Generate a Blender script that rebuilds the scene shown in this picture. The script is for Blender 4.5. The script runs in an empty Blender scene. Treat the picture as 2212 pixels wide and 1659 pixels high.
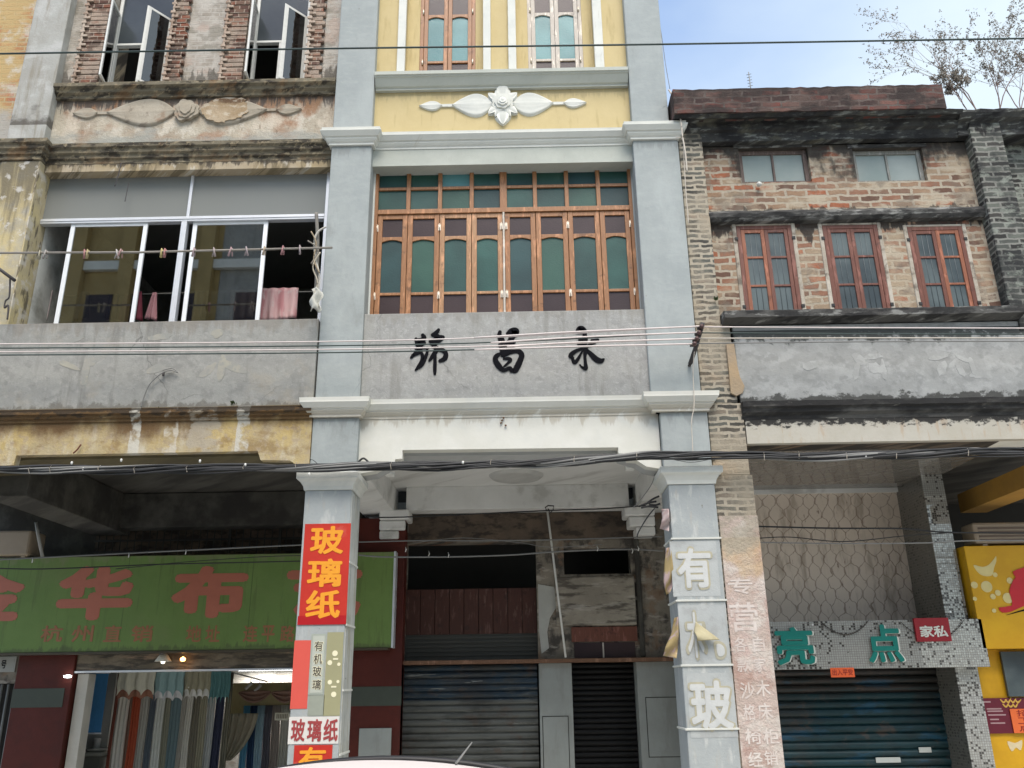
import bpy, bmesh, math, random
from mathutils import Vector
R = math.radians
random.seed(7)
sc = bpy.context.scene
COL = sc.collection

# ------------------------------------------------------------------ camera
EYE, DIST = 1.65, 9.2
FPX, PITCH, ROLL, YAW = 1850.0, R(19.42), R(-.82), R(-.49)
cam_d = bpy.data.cameras.new('camera')
cam = bpy.data.objects.new('camera', cam_d); COL.objects.link(cam)
cam.location = (0, -DIST, EYE)
cam_d.sensor_width = 36; cam_d.lens = FPX / 2212 * 36
cam_d.clip_end = 500
from mathutils import Matrix
cam.rotation_euler = (Matrix.Rotation(-YAW, 4, 'Z') @ Matrix.Rotation(R(90) + PITCH, 4, 'X') @ Matrix.Rotation(ROLL, 4, 'Z')).to_euler()
sc.camera = cam

# ------------------------------------------------------------------ light
SUN_EL, SUN_AZ = 58, 172           # degrees; azimuth clockwise from +Y
w = bpy.data.worlds.new('World'); sc.world = w; w.use_nodes = True
nt = w.node_tree
sky = nt.nodes.new('ShaderNodeTexSky'); sky.sky_type = 'NISHITA'; sky.sun_disc = False
sky.sun_elevation = R(SUN_EL); sky.sun_rotation = R(SUN_AZ)
sky.air_density = 1.0; sky.dust_density = 1.6; sky.ozone_density = 1.0
bg = nt.nodes['Background']; bg.inputs['Strength'].default_value = .15
tc = nt.nodes.new('ShaderNodeTexCoord')      # thin bright cloud veil in the sky
mp = nt.nodes.new('ShaderNodeMapping'); mp.inputs['Scale'].default_value = (1, 1, 2.2); nt.links.new(tc.outputs['Generated'], mp.inputs[0])
cn = nt.nodes.new('ShaderNodeTexNoise'); cn.inputs['Scale'].default_value = 1.5; cn.inputs['Detail'].default_value = 7; cn.inputs['Roughness'].default_value = .5; nt.links.new(mp.outputs[0], cn.inputs['Vector'])
sx = nt.nodes.new('ShaderNodeSeparateXYZ'); nt.links.new(tc.outputs['Generated'], sx.inputs[0])
ad = nt.nodes.new('ShaderNodeMath'); ad.operation = 'MULTIPLY_ADD'; ad.inputs[1].default_value = .75; nt.links.new(sx.outputs[0], ad.inputs[0]); nt.links.new(cn.outputs[0], ad.inputs[2])
rg = nt.nodes.new('ShaderNodeMapRange'); rg.inputs[1].default_value = .45; rg.inputs[2].default_value = .88; rg.inputs[4].default_value = .9; nt.links.new(ad.outputs[0], rg.inputs[0])
cm = nt.nodes.new('ShaderNodeMix'); cm.data_type = 'RGBA'; nt.links.new(rg.outputs[0], cm.inputs['Factor']); nt.links.new(sky.outputs[0], cm.inputs['A']); cm.inputs['B'].default_value = (2.65, 3.05, 3.3, 1)
nt.links.new(cm.outputs['Result'], bg.inputs['Color'])
sd = bpy.data.lights.new('sun', 'SUN'); sd.energy = 1.7; sd.angle = R(34); sd.color = (1, .93, .84)
so = bpy.data.objects.new('sun', sd); COL.objects.link(so)
sv = Vector((math.sin(R(SUN_AZ)) * math.cos(R(SUN_EL)), math.cos(R(SUN_AZ)) * math.cos(R(SUN_EL)), math.sin(R(SUN_EL))))
so.rotation_euler = sv.to_track_quat('Z', 'Y').to_euler(); so.location = (6, -20, 25)
vs = sc.view_settings
vs.view_transform = 'Standard'; vs.look = 'None'; vs.gamma = 1; vs.exposure = 1.18
sc.cycles.max_bounces = 8; sc.cycles.diffuse_bounces = 5

def P(px, py, Y=0.):
    """pixel of the 2212-wide view + depth -> world point on the plane y=Y"""
    x0, y0 = px - 1106, 829.5 - py
    c, s = math.cos(ROLL), math.sin(ROLL); u = c*x0 - s*y0; v = s*x0 + c*y0
    c, s = math.cos(PITCH), math.sin(PITCH); a, b, d = u, c*FPX - s*v, s*FPX + c*v
    c, s = math.cos(YAW), math.sin(YAW); a, b = c*a + s*b, -s*a + c*b
    k = (DIST + Y) / b
    return Vector((a*k, Y, d*k + EYE))
def PX(px, py, Y=0.): return P(px, py, Y).x
def PZ(px, py, Y=0.): return P(px, py, Y).z
def PH(px, py, Z):
    """pixel + height -> world point on the plane z=Z"""
    p = P(px, py, 0.); o = cam.location
    k = (Z - o.z) / (p.z - o.z); return o + (p - o) * k

# ------------------------------------------------------------------ materials
class NT:
    def __init__(s, name, rough=.85, metal=0., spec=.3):
        s.m = bpy.data.materials.new(name); s.m.use_nodes = True
        s.t = s.m.node_tree; s.b = s.t.nodes['Principled BSDF']
        s.b.inputs['Roughness'].default_value = rough; s.b.inputs['Metallic'].default_value = metal
        s.b.inputs['Specular IOR Level'].default_value = spec
        s._pos = None
    def put(s, sock, v):
        if isinstance(v, bpy.types.NodeSocket): s.t.links.new(v, sock)
        elif isinstance(v, (tuple, list)):
            n = len(sock.default_value); v = tuple(v)
            sock.default_value = (v + (1,))[:n] if len(v) < n else v[:n]
        else:
            try: sock.default_value = v
            except TypeError: sock.default_value = (v, v, v, 1)[:len(sock.default_value)]
    def node(s, typ, ins={}, out=0, **props):
        n = s.t.nodes.new('ShaderNode' + typ)
        for k, v in props.items(): setattr(n, k, v)
        for k, v in ins.items(): s.put(n.inputs[k], v)
        return n.outputs[out]
    def pos(s):
        if s._pos is None:
            g = s.node('NewGeometry')
            n = s.t.nodes.new('ShaderNodeSeparateXYZ'); s.t.links.new(g, n.inputs[0])
            s._pos = (n.outputs[0], n.outputs[1], n.outputs[2], g)
        return s._pos
    def mth(s, op, a, b=0., c=0., clamp=False):
        return s.node('Math', {0: a, 1: b, 2: c}, operation=op, use_clamp=clamp)
    def uv(s, sx=1., sz=1., warp=0., wscale=6.):
        x, y, z, g = s.pos()
        u = s.mth('MULTIPLY', s.mth('ADD', x, y), sx); v = s.mth('MULTIPLY', z, sz)
        c = s.node('CombineXYZ', {0: u, 1: v, 2: s.mth('MULTIPLY', y, .37)})
        if warp:
            nz = s.node('TexNoise', {'Vector': g, 'Scale': wscale, 'Detail': 4.}, out=1)
            d = s.node('VectorMath', {0: nz, 1: (.5, .5, .5)}, operation='SUBTRACT')
            d = s.node('VectorMath', {0: d, 1: (warp, warp, 0)}, operation='MULTIPLY')
            c = s.node('VectorMath', {0: c, 1: d}, operation='ADD')
        return c
    def noise(s, scale, detail=5., rough=.6, sx=1., sz=1., off=0., dist=0.):
        v = s.uv(sx, sz)
        if off: v = s.node('VectorMath', {0: v, 1: (off, off*.7, off*1.3)}, operation='ADD')
        return s.node('TexNoise', {'Vector': v, 'Scale': scale, 'Detail': detail, 'Roughness': rough, 'Distortion': dist})
    def sstep(s, x, a, b):
        return s.node('MapRange', {0: x, 1: a, 2: b, 3: 0., 4: 1.}, interpolation_type='SMOOTHSTEP')
    def mix(s, f, a, b, mode='MIX'):
        n = s.t.nodes.new('ShaderNodeMix'); n.data_type = 'RGBA'; n.blend_type = mode
        s.put(n.inputs['Factor'], f); s.put(n.inputs['A'], a); s.put(n.inputs['B'], b)
        return n.outputs['Result']
    def bump(s, h, strength=.4, dist=.02):
        s.put(s.b.inputs['Normal'], s.node('Bump', {'Height': h, 'Strength': strength, 'Distance': dist}))
    def col(s, c): s.put(s.b.inputs['Base Color'], c)

def L(color, scale=3., thr=.55, soft=.06, amt=1., sx=1., sz=1., z=None, h=None, off=None, detail=6., x=None, xw=None):
    return dict(color=color, scale=scale, thr=thr, soft=soft, amt=amt, sx=sx, sz=sz, z=z, h=h, off=off, detail=detail, x=x, xw=xw)
def layers(t, c, ls, k0=0.):
    """patches, streaks and stains: noise masks; z,h limit a stain to a band that fades from height z over h (h<0 upward)"""
    for i, l in enumerate(ls):
        n = t.noise(l['scale'], l['detail'], .62, l['sx'], l['sz'], off=(l['off'] if l['off'] is not None else 3.1*i + 1.7 + k0))
        if l['z'] is not None:
            zz = t.pos()[2]; h = l['h']
            d = t.mth('DIVIDE', t.mth('SUBTRACT', l['z'], zz), h)           # 0 at z, 1 at the far end
            g = t.mth('SUBTRACT', .5, d)                                     # +.5 .. -.5
            inside = t.mth('GREATER_THAN', d, -.02)
            n = t.mth('ADD', n, t.mth('MULTIPLY', g, .55))
        if l['x'] is not None:
            dx = t.mth('ABSOLUTE', t.mth('SUBTRACT', t.pos()[0], l['x']))
            n = t.mth('SUBTRACT', n, t.mth('MULTIPLY', t.sstep(dx, l['xw']*.5, l['xw']), .5))
        m = t.sstep(n, l['thr'] - l['soft'], l['thr'] + l['soft'])
        if l['z'] is not None: m = t.mth('MULTIPLY', m, inside)
        m = t.mth('MULTIPLY', m, l['amt'])
        c = t.mix(m, c, l['color'])
    return c
def plaster(name, a, b=None, ls=(), rough=.88, fine=.12, bump=.25, bscale=40., scale=2.2, k0=0., dist=.006, spec=.25, crack=0.):
    t = NT(name, rough, spec=spec)
    b = b or tuple(x*.86 for x in a)
    c = t.mix(t.sstep(t.noise(scale, 6., .65, off=9.3+k0), .35, .65), a, b)
    f = t.noise(bscale, 4., .7, off=2+k0)
    f2 = t.noise(bscale*.2, 6., .7, off=5+k0)
    g = t.mth('ADD', 1-fine, t.mth('MULTIPLY', t.mth('ADD', f, f2), fine))
    c = layers(t, c, ls, k0)
    if crack:
        vv = t.uv(.9, .7, .35, 3.); vn = t.t.nodes.new('ShaderNodeTexVoronoi'); vn.feature = 'DISTANCE_TO_EDGE'; t.put(vn.inputs['Vector'], vv); t.put(vn.inputs['Scale'], 1.)
        ck = t.mth('MULTIPLY', t.sstep(vn.outputs['Distance'], .006, .0), t.sstep(t.noise(1.1, 2., .5, off=17+k0), .5, .6))
        c = t.mix(t.mth('MULTIPLY', ck, crack), c, tuple(x*.35 for x in a))
    gg = t.node('CombineColor', {0: g, 1: g, 2: g})
    c = t.mix(1., c, gg, 'MULTIPLY')
    t.col(c)
    t.bump(t.mth('ADD', f, t.mth('MULTIPLY', f2, 2.)), bump, dist)
    return t.m
def brick(name, c1, c2, mortar, bw=.25, rh=.085, ms=.012, ls=(), warp=.02, bump=.8, k0=0., rough=.9, var=None, msm=.25, dist=.02, pre=(), mamt=1.1, stops=None):
    return brick_(name, c1, c2, mortar, bw, rh, ms, ls, warp, bump, k0, rough, var, msm, dist, pre, mamt, stops)
def brick_(name, c1, c2, mortar, bw=.25, rh=.085, ms=.012, ls=(), warp=.02, bump=.8, k0=0., rough=.9, var=None, msm=.25, dist=.02, pre=(), mamt=1.1, stops=None):
    t = NT(name, rough, spec=.2)
    v = t.uv(1, 1, warp, 7.)
    n = t.t.nodes.new('ShaderNodeTexBrick')
    t.put(n.inputs['Vector'], v)
    for k, x in (('Color1', c1), ('Color2', c2), ('Mortar', c2), ('Scale', 1.), ('Mortar Size', ms), ('Mortar Smooth', msm), ('Bias', 0.), ('Brick Width', bw), ('Row Height', rh)):
        t.put(n.inputs[k], x)
    n.offset = .5
    c = n.outputs['Color']; mf = n.outputs['Fac']
    if stops:
        t.put(n.inputs['Color1'], (0, 0, 0)); t.put(n.inputs['Color2'], (1, 1, 1)); t.put(n.inputs['Mortar'], (.5, .5, .5))
        rp = t.t.nodes.new('ShaderNodeValToRGB'); rp.color_ramp.interpolation = 'CONSTANT'
        while len(rp.color_ramp.elements) < len(stops): rp.color_ramp.elements.new(.5)
        for e, (q, cc) in zip(rp.color_ramp.elements, stops): e.position = q; e.color = tuple(cc) + (1,)
        t.put(rp.inputs[0], c); c = rp.outputs[0]
    if var: c = layers(t, c, [L(var, 9, .52, .05, .8)], k0+4)
    c = layers(t, c, pre, k0+11)
    nm = t.noise(14., 5., .7, off=k0+3)
    c = t.mix(t.mth('MULTIPLY', nm, .5), c, (.05, .04, .035))
    mc = t.mix(t.noise(20., 4., .7, off=k0+8), tuple(x*.6 for x in mortar), mortar)
    mask = t.sstep(t.mth('ADD', mf, t.mth('MULTIPLY', t.mth('SUBTRACT', t.noise(7., 5., .65, off=k0+6), .5), mamt)), .35, .75)
    c = t.mix(mask, c, mc)
    c = layers(t, c, ls, k0)
    t.col(c)
    h = t.mth('ADD', t.mth('MULTIPLY', mask, -1.), t.mth('MULTIPLY', t.noise(45., 4., .7), .6))
    t.bump(h, bump, dist)
    return t.m
def flat(name, c, rough=.6, metal=0., vary=.15, nscale=8., spec=.35, bump=0., streak=(1, 1)):
    t = NT(name, rough, metal, spec)
    n = t.noise(nscale, 6., .65, streak[0], streak[1])
    t.col(t.mix(n, tuple(x*(1-vary) for x in c), tuple(min(1, x*(1+vary)) for x in c)))
    if bump: t.bump(n, bump, .004)
    return t.m
def wood(name, c, c2, rough=.45):
    t = NT(name, rough, spec=.4)
    n = t.noise(5., 8., .7, 12, 1.2, dist=1.)
    m = t.mix(t.sstep(n, .3, .7), c, c2)
    m = layers(t, m, [L(tuple(min(1, x*2.3+.05) for x in c), 5, .6, .06, .55, 4, .8), L(tuple(x*.35 for x in c), 7, .63, .05, .6)])
    t.col(m); t.bump(n, .2, .003); return t.m
def emit(name, c, s):
    t = NT(name); t.b.inputs['Emission Color'].default_value = c + (1,); t.b.inputs['Emission Strength'].default_value = s
    t.b.inputs['Base Color'].default_value = c + (1,); return t.m
def clear_glass(name, tint=(.75, .8, .8), refl=1.):
    m = bpy.data.materials.new(name); m.use_nodes = True; t = m.node_tree; t.nodes.clear()
    o = t.nodes.new('ShaderNodeOutputMaterial'); tr = t.nodes.new('ShaderNodeBsdfTransparent'); gl = t.nodes.new('ShaderNodeBsdfGlossy')
    gl.inputs['Roughness'].default_value = .015; tr.inputs[0].default_value = tint + (1,)
    fr = t.nodes.new('ShaderNodeFresnel'); fr.inputs[0].default_value = 1.5
    mu = t.nodes.new('ShaderNodeMath'); mu.operation = 'MULTIPLY_ADD'; mu.inputs[1].default_value = 1.6*refl; mu.inputs[2].default_value = .10*refl
    mx = t.nodes.new('ShaderNodeMixShader')
    t.links.new(fr.outputs[0], mu.inputs[0]); t.links.new(mu.outputs[0], mx.inputs[0]); t.links.new(tr.outputs[0], mx.inputs[1]); t.links.new(gl.outputs[0], mx.inputs[2]); t.links.new(mx.outputs[0], o.inputs[0])
    return m

# ------------------------------------------------------------------ mesh helpers
class MB:
    def __init__(s): s.v = []; s.f = []; s.sm = []
    def add(s, vs, fs, smooth=False):
        k = len(s.v); s.v += [Vector(v) for v in vs]; s.f += [[i+k for i in f] for f in fs]; s.sm += [smooth]*len(fs); return s
    def box(s, x0, x1, y0, y1, z0, z1):
        if x0 > x1: x0, x1 = x1, x0
        if z0 > z1: z0, z1 = z1, z0
        v = [(x, y, z) for z in (z0, z1) for y in (y0, y1) for x in (x0, x1)]
        return s.add(v, [(0, 2, 3, 1), (4, 5, 7, 6), (0, 1, 5, 4), (2, 6, 7, 3), (0, 4, 6, 2), (1, 3, 7, 5)])
    def prism(s, poly, y0, y1):
        """poly of (x,z), extruded from y0 to y1"""
        n = len(poly); v = [(p[0], y0, p[1]) for p in poly] + [(p[0], y1, p[1]) for p in poly]
        a = sum(poly[i][0]*poly[(i+1) % n][1] - poly[(i+1) % n][0]*poly[i][1] for i in range(n))
        f = [list(range(n)), list(range(2*n-1, n-1, -1))]
        f += [[i+n, (i+1) % n + n, (i+1) % n, i] for i in range(n)]
        if a < 0: f = [list(reversed(q)) for q in f]
        return s.add(v, f)
    def profx(s, poly, x0, x1):
        """poly of (y,z) extruded along x"""
        n = len(poly); v = [(x0, p[0], p[1]) for p in poly] + [(x1, p[0], p[1]) for p in poly]
        f = [list(range(n-1, -1, -1)), list(range(n, 2*n))] + [[i, (i+1) % n, (i+1) % n + n, i+n] for i in range(n)]
        a = sum(poly[i][0]*poly[(i+1) % n][1] - poly[(i+1) % n][0]*poly[i][1] for i in range(n))
        if a < 0: f = [list(reversed(q)) for q in f]
        return s.add(v, f)
    def sweep(s, path, prof):
        """path of (x,y) going +x (outward = -y side); prof of (outward,z) from bottom to top; mitred corners"""
        n = len(path); rings = []
        for i, p in enumerate(path):
            ns = []
            for a, b in ((i-1, i), (i, i+1)):
                if a < 0 or b >= n: continue
                d = Vector((path[b][0]-path[a][0], path[b][1]-path[a][1])).normalized(); ns.append(Vector((d.y, -d.x)))
            if len(ns) == 2:
                m = (ns[0]+ns[1]); m = m / max(.3, m.dot(ns[0]))
            else: m = ns[0]
            rings.append([(p[0]+m.x*o, p[1]+m.y*o, z) for o, z in prof])
        k = len(prof); v = [q for r in rings for q in r]; f = []
        for i in range(n-1):
            for j in range(k):
                a, b = i*k+j, i*k+(j+1) % k
                f.append([a, a+k, b+k, b])
        f.append(list(range(k-1, -1, -1))[::-1]); f.append([(n-1)*k+j for j in range(k)][::-1])
        return s.add(v, f)
    def tube(s, pts, r, n=6, cap=True):
        pts = [Vector(p) for p in pts]; rs = r if isinstance(r, (list, tuple)) else [r]*len(pts)
        v = []; up = Vector((0, 0, 1))
        for i, p in enumerate(pts):
            d = (pts[min(i+1, len(pts)-1)] - pts[max(i-1, 0)])
            if d.length < 1e-7: d = Vector((0, 0, 1))
            d.normalize(); a = d.cross(up)
            if a.length < .05: a = d.cross(Vector((0, 1, 0)))
            a.normalize(); b = a.cross(d)
            v += [p + (a*math.cos(2*math.pi*j/n) + b*math.sin(2*math.pi*j/n))*rs[i] for j in range(n)]
        f = [[i*n+j, i*n+(j+1) % n, (i+1)*n+(j+1) % n, (i+1)*n+j] for i in range(len(pts)-1) for j in range(n)]
        s.add(v, f, True)
        if cap: k = len(s.v)-len(v); s.f += [[k+j for j in range(n)][::-1], [k+len(v)-n+j for j in range(n)]]; s.sm += [False]*2
        return s
    def lathe(s, prof, c, axis='z', n=24, a0=0, a1=360):
        """prof of (r,h) about an axis through c"""
        v = []; full = a1-a0 >= 360; m = n if full else n+1
        for j in range(m):
            a = R(a0 + (a1-a0)*j/n)
            for r, h in prof:
                p = (r*math.cos(a), r*math.sin(a), h)
                if axis == 'y': p = (p[0], h, p[1])
                if axis == 'x': p = (h, p[0], p[1])
                v.append((c[0]+p[0], c[1]+p[1], c[2]+p[2]))
        k = len(prof); f = []
        for j in range(n if full else m-1):
            jj = (j+1) % m
            for i in range(k-1): f.append([j*k+i, jj*k+i, jj*k+i+1, j*k+i+1])
        return s.add(v, f, True)
    def grid(s, fn, nu, nv, smooth=True, thick=None):
        v = [fn(i/nu, j/nv) for j in range(nv+1) for i in range(nu+1)]
        f = [[j*(nu+1)+i, j*(nu+1)+i+1, (j+1)*(nu+1)+i+1, (j+1)*(nu+1)+i] for j in range(nv) for i in range(nu)]
        return s.add(v, f, smooth)
    def build(s, name, mat, parent=None, bevel=0., solid=0., label=None, keep=False):
        me = bpy.data.meshes.new(name)
        vs = s.v
        if parent is not None:
            o0 = world_loc(parent)
        else:
            xs = [v.x for v in vs]; ys = [v.y for v in vs]; zs = [v.z for v in vs]
            o0 = Vector(((min(xs)+max(xs))/2, (min(ys)+max(ys))/2, min(zs)))
        me.from_pydata([tuple(v - o0) for v in vs], [], s.f)
        for p, q in zip(me.polygons, s.sm): p.use_smooth = q
        me.materials.append(mat); me.update()
        bm = bmesh.new(); bm.from_mesh(me)
        if not keep: bmesh.ops.recalc_face_normals(bm, faces=bm.faces)
        bm.to_mesh(me); bm.free()
        o = bpy.data.objects.new(name, me); COL.objects.link(o)
        if parent is not None:
            o.parent = parent
        else: o.location = o0
        if bevel:
            m = o.modifiers.new('bevel', 'BEVEL'); m.width = bevel; m.segments = 2; m.limit_method = 'ANGLE'; m.angle_limit = R(40)
        if solid:
            m = o.modifiers.new('solid', 'SOLIDIFY'); m.thickness = solid
        if label: o['label'] = label
        return o
def world_loc(o):
    l = Vector((0, 0, 0))
    while o is not None: l += o.location; o = o.parent
    return l
def tag(o, label, cat, group=None):
    o['label'] = label; o['category'] = cat
    if group: o['group'] = group
    return o
def thing(name, label, cat, loc=(0, 0, 0), group=None):
    o = bpy.data.objects.new(name, None); COL.objects.link(o); o.location = loc; o.empty_display_size = .2
    return tag(o, label, cat, group)
def struct(o): o['kind'] = 'structure'; return o
def box(name, mat, parent, x0, x1, y0, y1, z0, z1, bevel=.006, **k):
    return MB().box(x0, x1, y0, y1, z0, z1).build(name, mat, parent, bevel, **k)
def opening_wall(mb, x0, x1, z0, z1, y0, y1, holes):
    """wall slab with rectangular holes [(hx0,hx1,hz0,hz1)] sorted by x, non overlapping in x; built as butted boxes"""
    x = x0
    for hx0, hx1, hz0, hz1 in holes:
        if hx0 > x: mb.box(x, hx0, y0, y1, z0, z1)
        if hz0 > z0: mb.box(hx0, hx1, y0, y1, z0, hz0)
        if hz1 < z1: mb.box(hx0, hx1, y0, y1, hz1, z1)
        x = hx1
    if x < x1: mb.box(x, x1, y0, y1, z0, z1)
    return mb
def wallmesh(x0, x1, z0, z1, y0, y1, holes):
    """one clean slab with holes: front/back faces from a grid plus reveals"""
    xs = sorted({x0, x1} | {h[0] for h in holes} | {h[1] for h in holes}); zs = sorted({z0, z1} | {h[2] for h in holes} | {h[3] for h in holes})
    xs = [x for x in xs if x0 <= x <= x1]; zs = [z for z in zs if z0 <= z <= z1]
    mb = MB()
    def solid(i, j):
        if i < 0 or j < 0 or i >= len(xs)-1 or j >= len(zs)-1: return False
        cx, cz = (xs[i]+xs[i+1])/2, (zs[j]+zs[j+1])/2
        return not any(h[0] < cx < h[1] and h[2] < cz < h[3] for h in holes)
    for i in range(len(xs)-1):
        for j in range(len(zs)-1):
            if not solid(i, j): continue
            a, b, c, d = xs[i], xs[i+1], zs[j], zs[j+1]
            mb.add([(a, y0, c), (b, y0, c), (b, y0, d), (a, y0, d)], [(0, 1, 2, 3)]); mb.add([(a, y1, c), (b, y1, c), (b, y1, d), (a, y1, d)], [(3, 2, 1, 0)])
            if not solid(i-1, j): mb.add([(a, y0, c), (a, y0, d), (a, y1, d), (a, y1, c)], [(0, 1, 2, 3)])
            if not solid(i+1, j): mb.add([(b, y0, c), (b, y0, d), (b, y1, d), (b, y1, c)], [(3, 2, 1, 0)])
            if not solid(i, j-1): mb.add([(a, y0, c), (b, y0, c), (b, y1, c), (a, y1, c)], [(3, 2, 1, 0)])
            if not solid(i, j+1): mb.add([(a, y0, d), (b, y0, d), (b, y1, d), (a, y1, d)], [(0, 1, 2, 3)])
    return mb
def frame(mb, x0, x1, z0, z1, t, y0, y1, tb=None, tt=None):
    """rectangular frame, stiles run full height"""
    tb = tb or t; tt = tt or t
    mb.box(x0, x0+t, y0, y1, z0, z1); mb.box(x1-t, x1, y0, y1, z0, z1)
    mb.box(x0+t, x1-t, y0+.002, y1-.002, z0, z0+tb); mb.box(x0+t, x1-t, y0+.002, y1-.002, z1-tt, z1)
    return mb
def glyph(ch, name, mat, parent, x0, x1, z0, z1, y, depth=.01, bold=.0, label=None):
    """a written character fitted to a rectangle on the plane y, raised by depth towards the street"""
    cu = bpy.data.curves.new('t', 'FONT'); cu.body = ch; cu.resolution_u = 2; cu.extrude = 0
    tmp = bpy.data.objects.new('t', cu); COL.objects.link(tmp)
    dg = bpy.context.evaluated_depsgraph_get(); me = bpy.data.meshes.new_from_object(tmp.evaluated_get(dg))
    bpy.data.objects.remove(tmp); bpy.data.curves.remove(cu)
    bm = bmesh.new(); bm.from_mesh(me); bpy.data.meshes.remove(me)
    bmesh.ops.remove_doubles(bm, verts=bm.verts, dist=1e-5)
    base = [v.co.copy() for v in bm.verts]; fcs = [[v.index for v in f.verts] for f in bm.faces]
    bed = [[v.index for v in e.verts] for e in bm.edges if len(e.link_faces) == 1]
    bm.free()
    sh = [(0, 0)] if not bold else [(bold*math.cos(2*math.pi*k/8), bold*math.sin(2*math.pi*k/8)) for k in range(8)] + [(0, 0)]
    xs = [v.x for v in base]; zs = [v.y for v in base]
    a, b, c, d = min(xs)-bold, max(xs)+bold, min(zs)-bold, max(zs)+bold
    o0 = world_loc(parent) if parent is not None else Vector(((x0+x1)/2, y, z0))
    vs, fs = [], []
    for k, (dx, dz) in enumerate(sh):
        n = len(vs); m = len(base)
        for yy in (y-depth-.00015*k, y):
            vs += [Vector((x0 + (v.x+dx-a)/(b-a)*(x1-x0), yy, z0 + (v.y+dz-c)/(d-c)*(z1-z0))) - o0 for v in base]
        fs += [[i+n for i in f] for f in fcs] + [[e[0]+n, e[1]+n, e[1]+n+m, e[0]+n+m] for e in bed]
    me = bpy.data.meshes.new(name); me.from_pydata(vs, [], fs); me.materials.append(mat); me.update()
    o = bpy.data.objects.new(name, me); COL.objects.link(o)
    if parent is not None: o.parent = parent
    else: o.location = o0
    if label: o['label'] = label
    return o
def catenary(a, b, sag, n=24):
    a, b = Vector(a), Vector(b)
    return [a.lerp(b, i/n) - Vector((0, 0, sag*4*(i/n)*(1-i/n))) for i in range(n+1)]
def blob(rad, c, n=10):
    return [(c[0]+rad*math.cos(2*math.pi*i/n), c[1]+rad*math.sin(2*math.pi*i/n)) for i in range(n)]
def smooth_poly(pts, k=6):
    """closed Catmull-Rom through pts"""
    n = len(pts); out = []
    for i in range(n):
        p0, p1, p2, p3 = (pts[(i+j-1) % n] for j in range(4))
        for q in range(k):
            t = q/k
            out.append(tuple(.5*((2*p1[d]) + (-p0[d]+p2[d])*t + (2*p0[d]-5*p1[d]+4*p2[d]-p3[d])*t*t + (-p0[d]+3*p1[d]-3*p2[d]+p3[d])*t**3) for d in (0, 1)))
    return out
def brush(mb, pts, y0, y1, k=5):
    """a brush stroke: pts of (x,z,width), rounded ends"""
    n = len(pts); cen = []
    for i in range(n-1):
        p0, p1, p2, p3 = pts[max(i-1, 0)], pts[i], pts[i+1], pts[min(i+2, n-1)]
        for q in range(k + (i == n-2)):
            t = q/k
            cen.append(tuple(.5*((2*p1[d]) + (-p0[d]+p2[d])*t + (2*p0[d]-5*p1[d]+4*p2[d]-p3[d])*t*t + (-p0[d]+3*p1[d]-3*p2[d]+p3[d])*t**3) for d in (0, 1, 2)))
    for i in range(len(cen)-1):
        a, b = cen[i], cen[i+1]; d = Vector((b[0]-a[0], b[1]-a[1]))
        if d.length < 1e-6: continue
        d.normalize(); nn = Vector((-d.y, d.x)); e = .0003*(i % 3)
        mb.prism([(a[0]+nn.x*a[2]/2, a[1]+nn.y*a[2]/2), (b[0]+nn.x*b[2]/2, b[1]+nn.y*b[2]/2), (b[0]-nn.x*b[2]/2, b[1]-nn.y*b[2]/2), (a[0]-nn.x*a[2]/2, a[1]-nn.y*a[2]/2)], y0-e, y1)
    for i, c in enumerate(cen): mb.prism(blob(c[2]/2, c, 10), y0-.0012-.0002*(i % 5), y1)

# ================================================================== shared materials
BLACK = (.018, .018, .017)
m_white = plaster('white_render', (.63, .635, .58), (.58, .59, .54), [L((.38, .33, .24), 6, .68, .05, .35, 3, .5), L((.45, .47, .45), 3, .6, .1, .4)], fine=.05, bump=.12)
m_whitebeam = plaster('white_beam_render', (.64, .635, .575), (.59, .585, .52), [L((.33, .27, .18), 3, .62, .06, .45, 3.5, .5, z=4.60, h=.35), L((.5, .52, .5), 2, .6, .12, .5)], fine=.05, bump=.12)
m_bluegrey = plaster('blue_grey_paint', (.325, .352, .342), (.295, .322, .315), [L((.36, .39, .38), 3.5, .56, .12, .7, 1, .35), L((.28, .307, .303), 1.4, .54, .12, .6, 1.3, .6), L((.35, .375, .365), 5, .56, .1, .5, 1, 2.2), L((.20, .21, .195), 2.5, .66, .07, .4, 1.5, .6), L((.20, .19, .17), 14, .72, .02, .6, 1, .6), L((.22, .23, .22), 4, .60, .08, .5, 4, .5, z=8.14, h=.35), L((.22, .23, .22), 4, .60, .08, .5, 4, .5, z=4.54, h=.3)], fine=.08, bump=.35, bscale=20, crack=.35)
m_yellow = plaster('cream_yellow_paint', (.53, .435, .235), (.505, .41, .215), [L((.57, .47, .25), 2.5, .58, .1, .5), L((.36, .28, .13), 4, .62, .08, .5, 3, .4), L((.34, .28, .16), 5, .60, .07, .45, 4, .5, z=9.03, h=.3)], fine=.05, bump=.12)
m_trim = plaster('pale_grey_trim', (.43, .45, .40), (.385, .405, .36), [L((.36, .36, .32), 9, .64, .06, .4, 3, 1)], fine=.05, bump=.12)
m_granite = plaster('granolithic_render', (.33, .33, .31), (.295, .295, .28), [L((.245, .245, .233), 9, .57, .07, .6), L((.38, .38, .36), 16, .57, .05, .6), L((.30, .30, .27), 3, .6, .1, .5, 1, .5), L((.24, .23, .2), 3, .6, .08, .5, 4, .3, z=5.85, h=.35), L((.20, .195, .175), 2.2, .60, .07, .5, 3, .35)], fine=.14, bump=.5, bscale=60, crack=.5)
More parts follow.
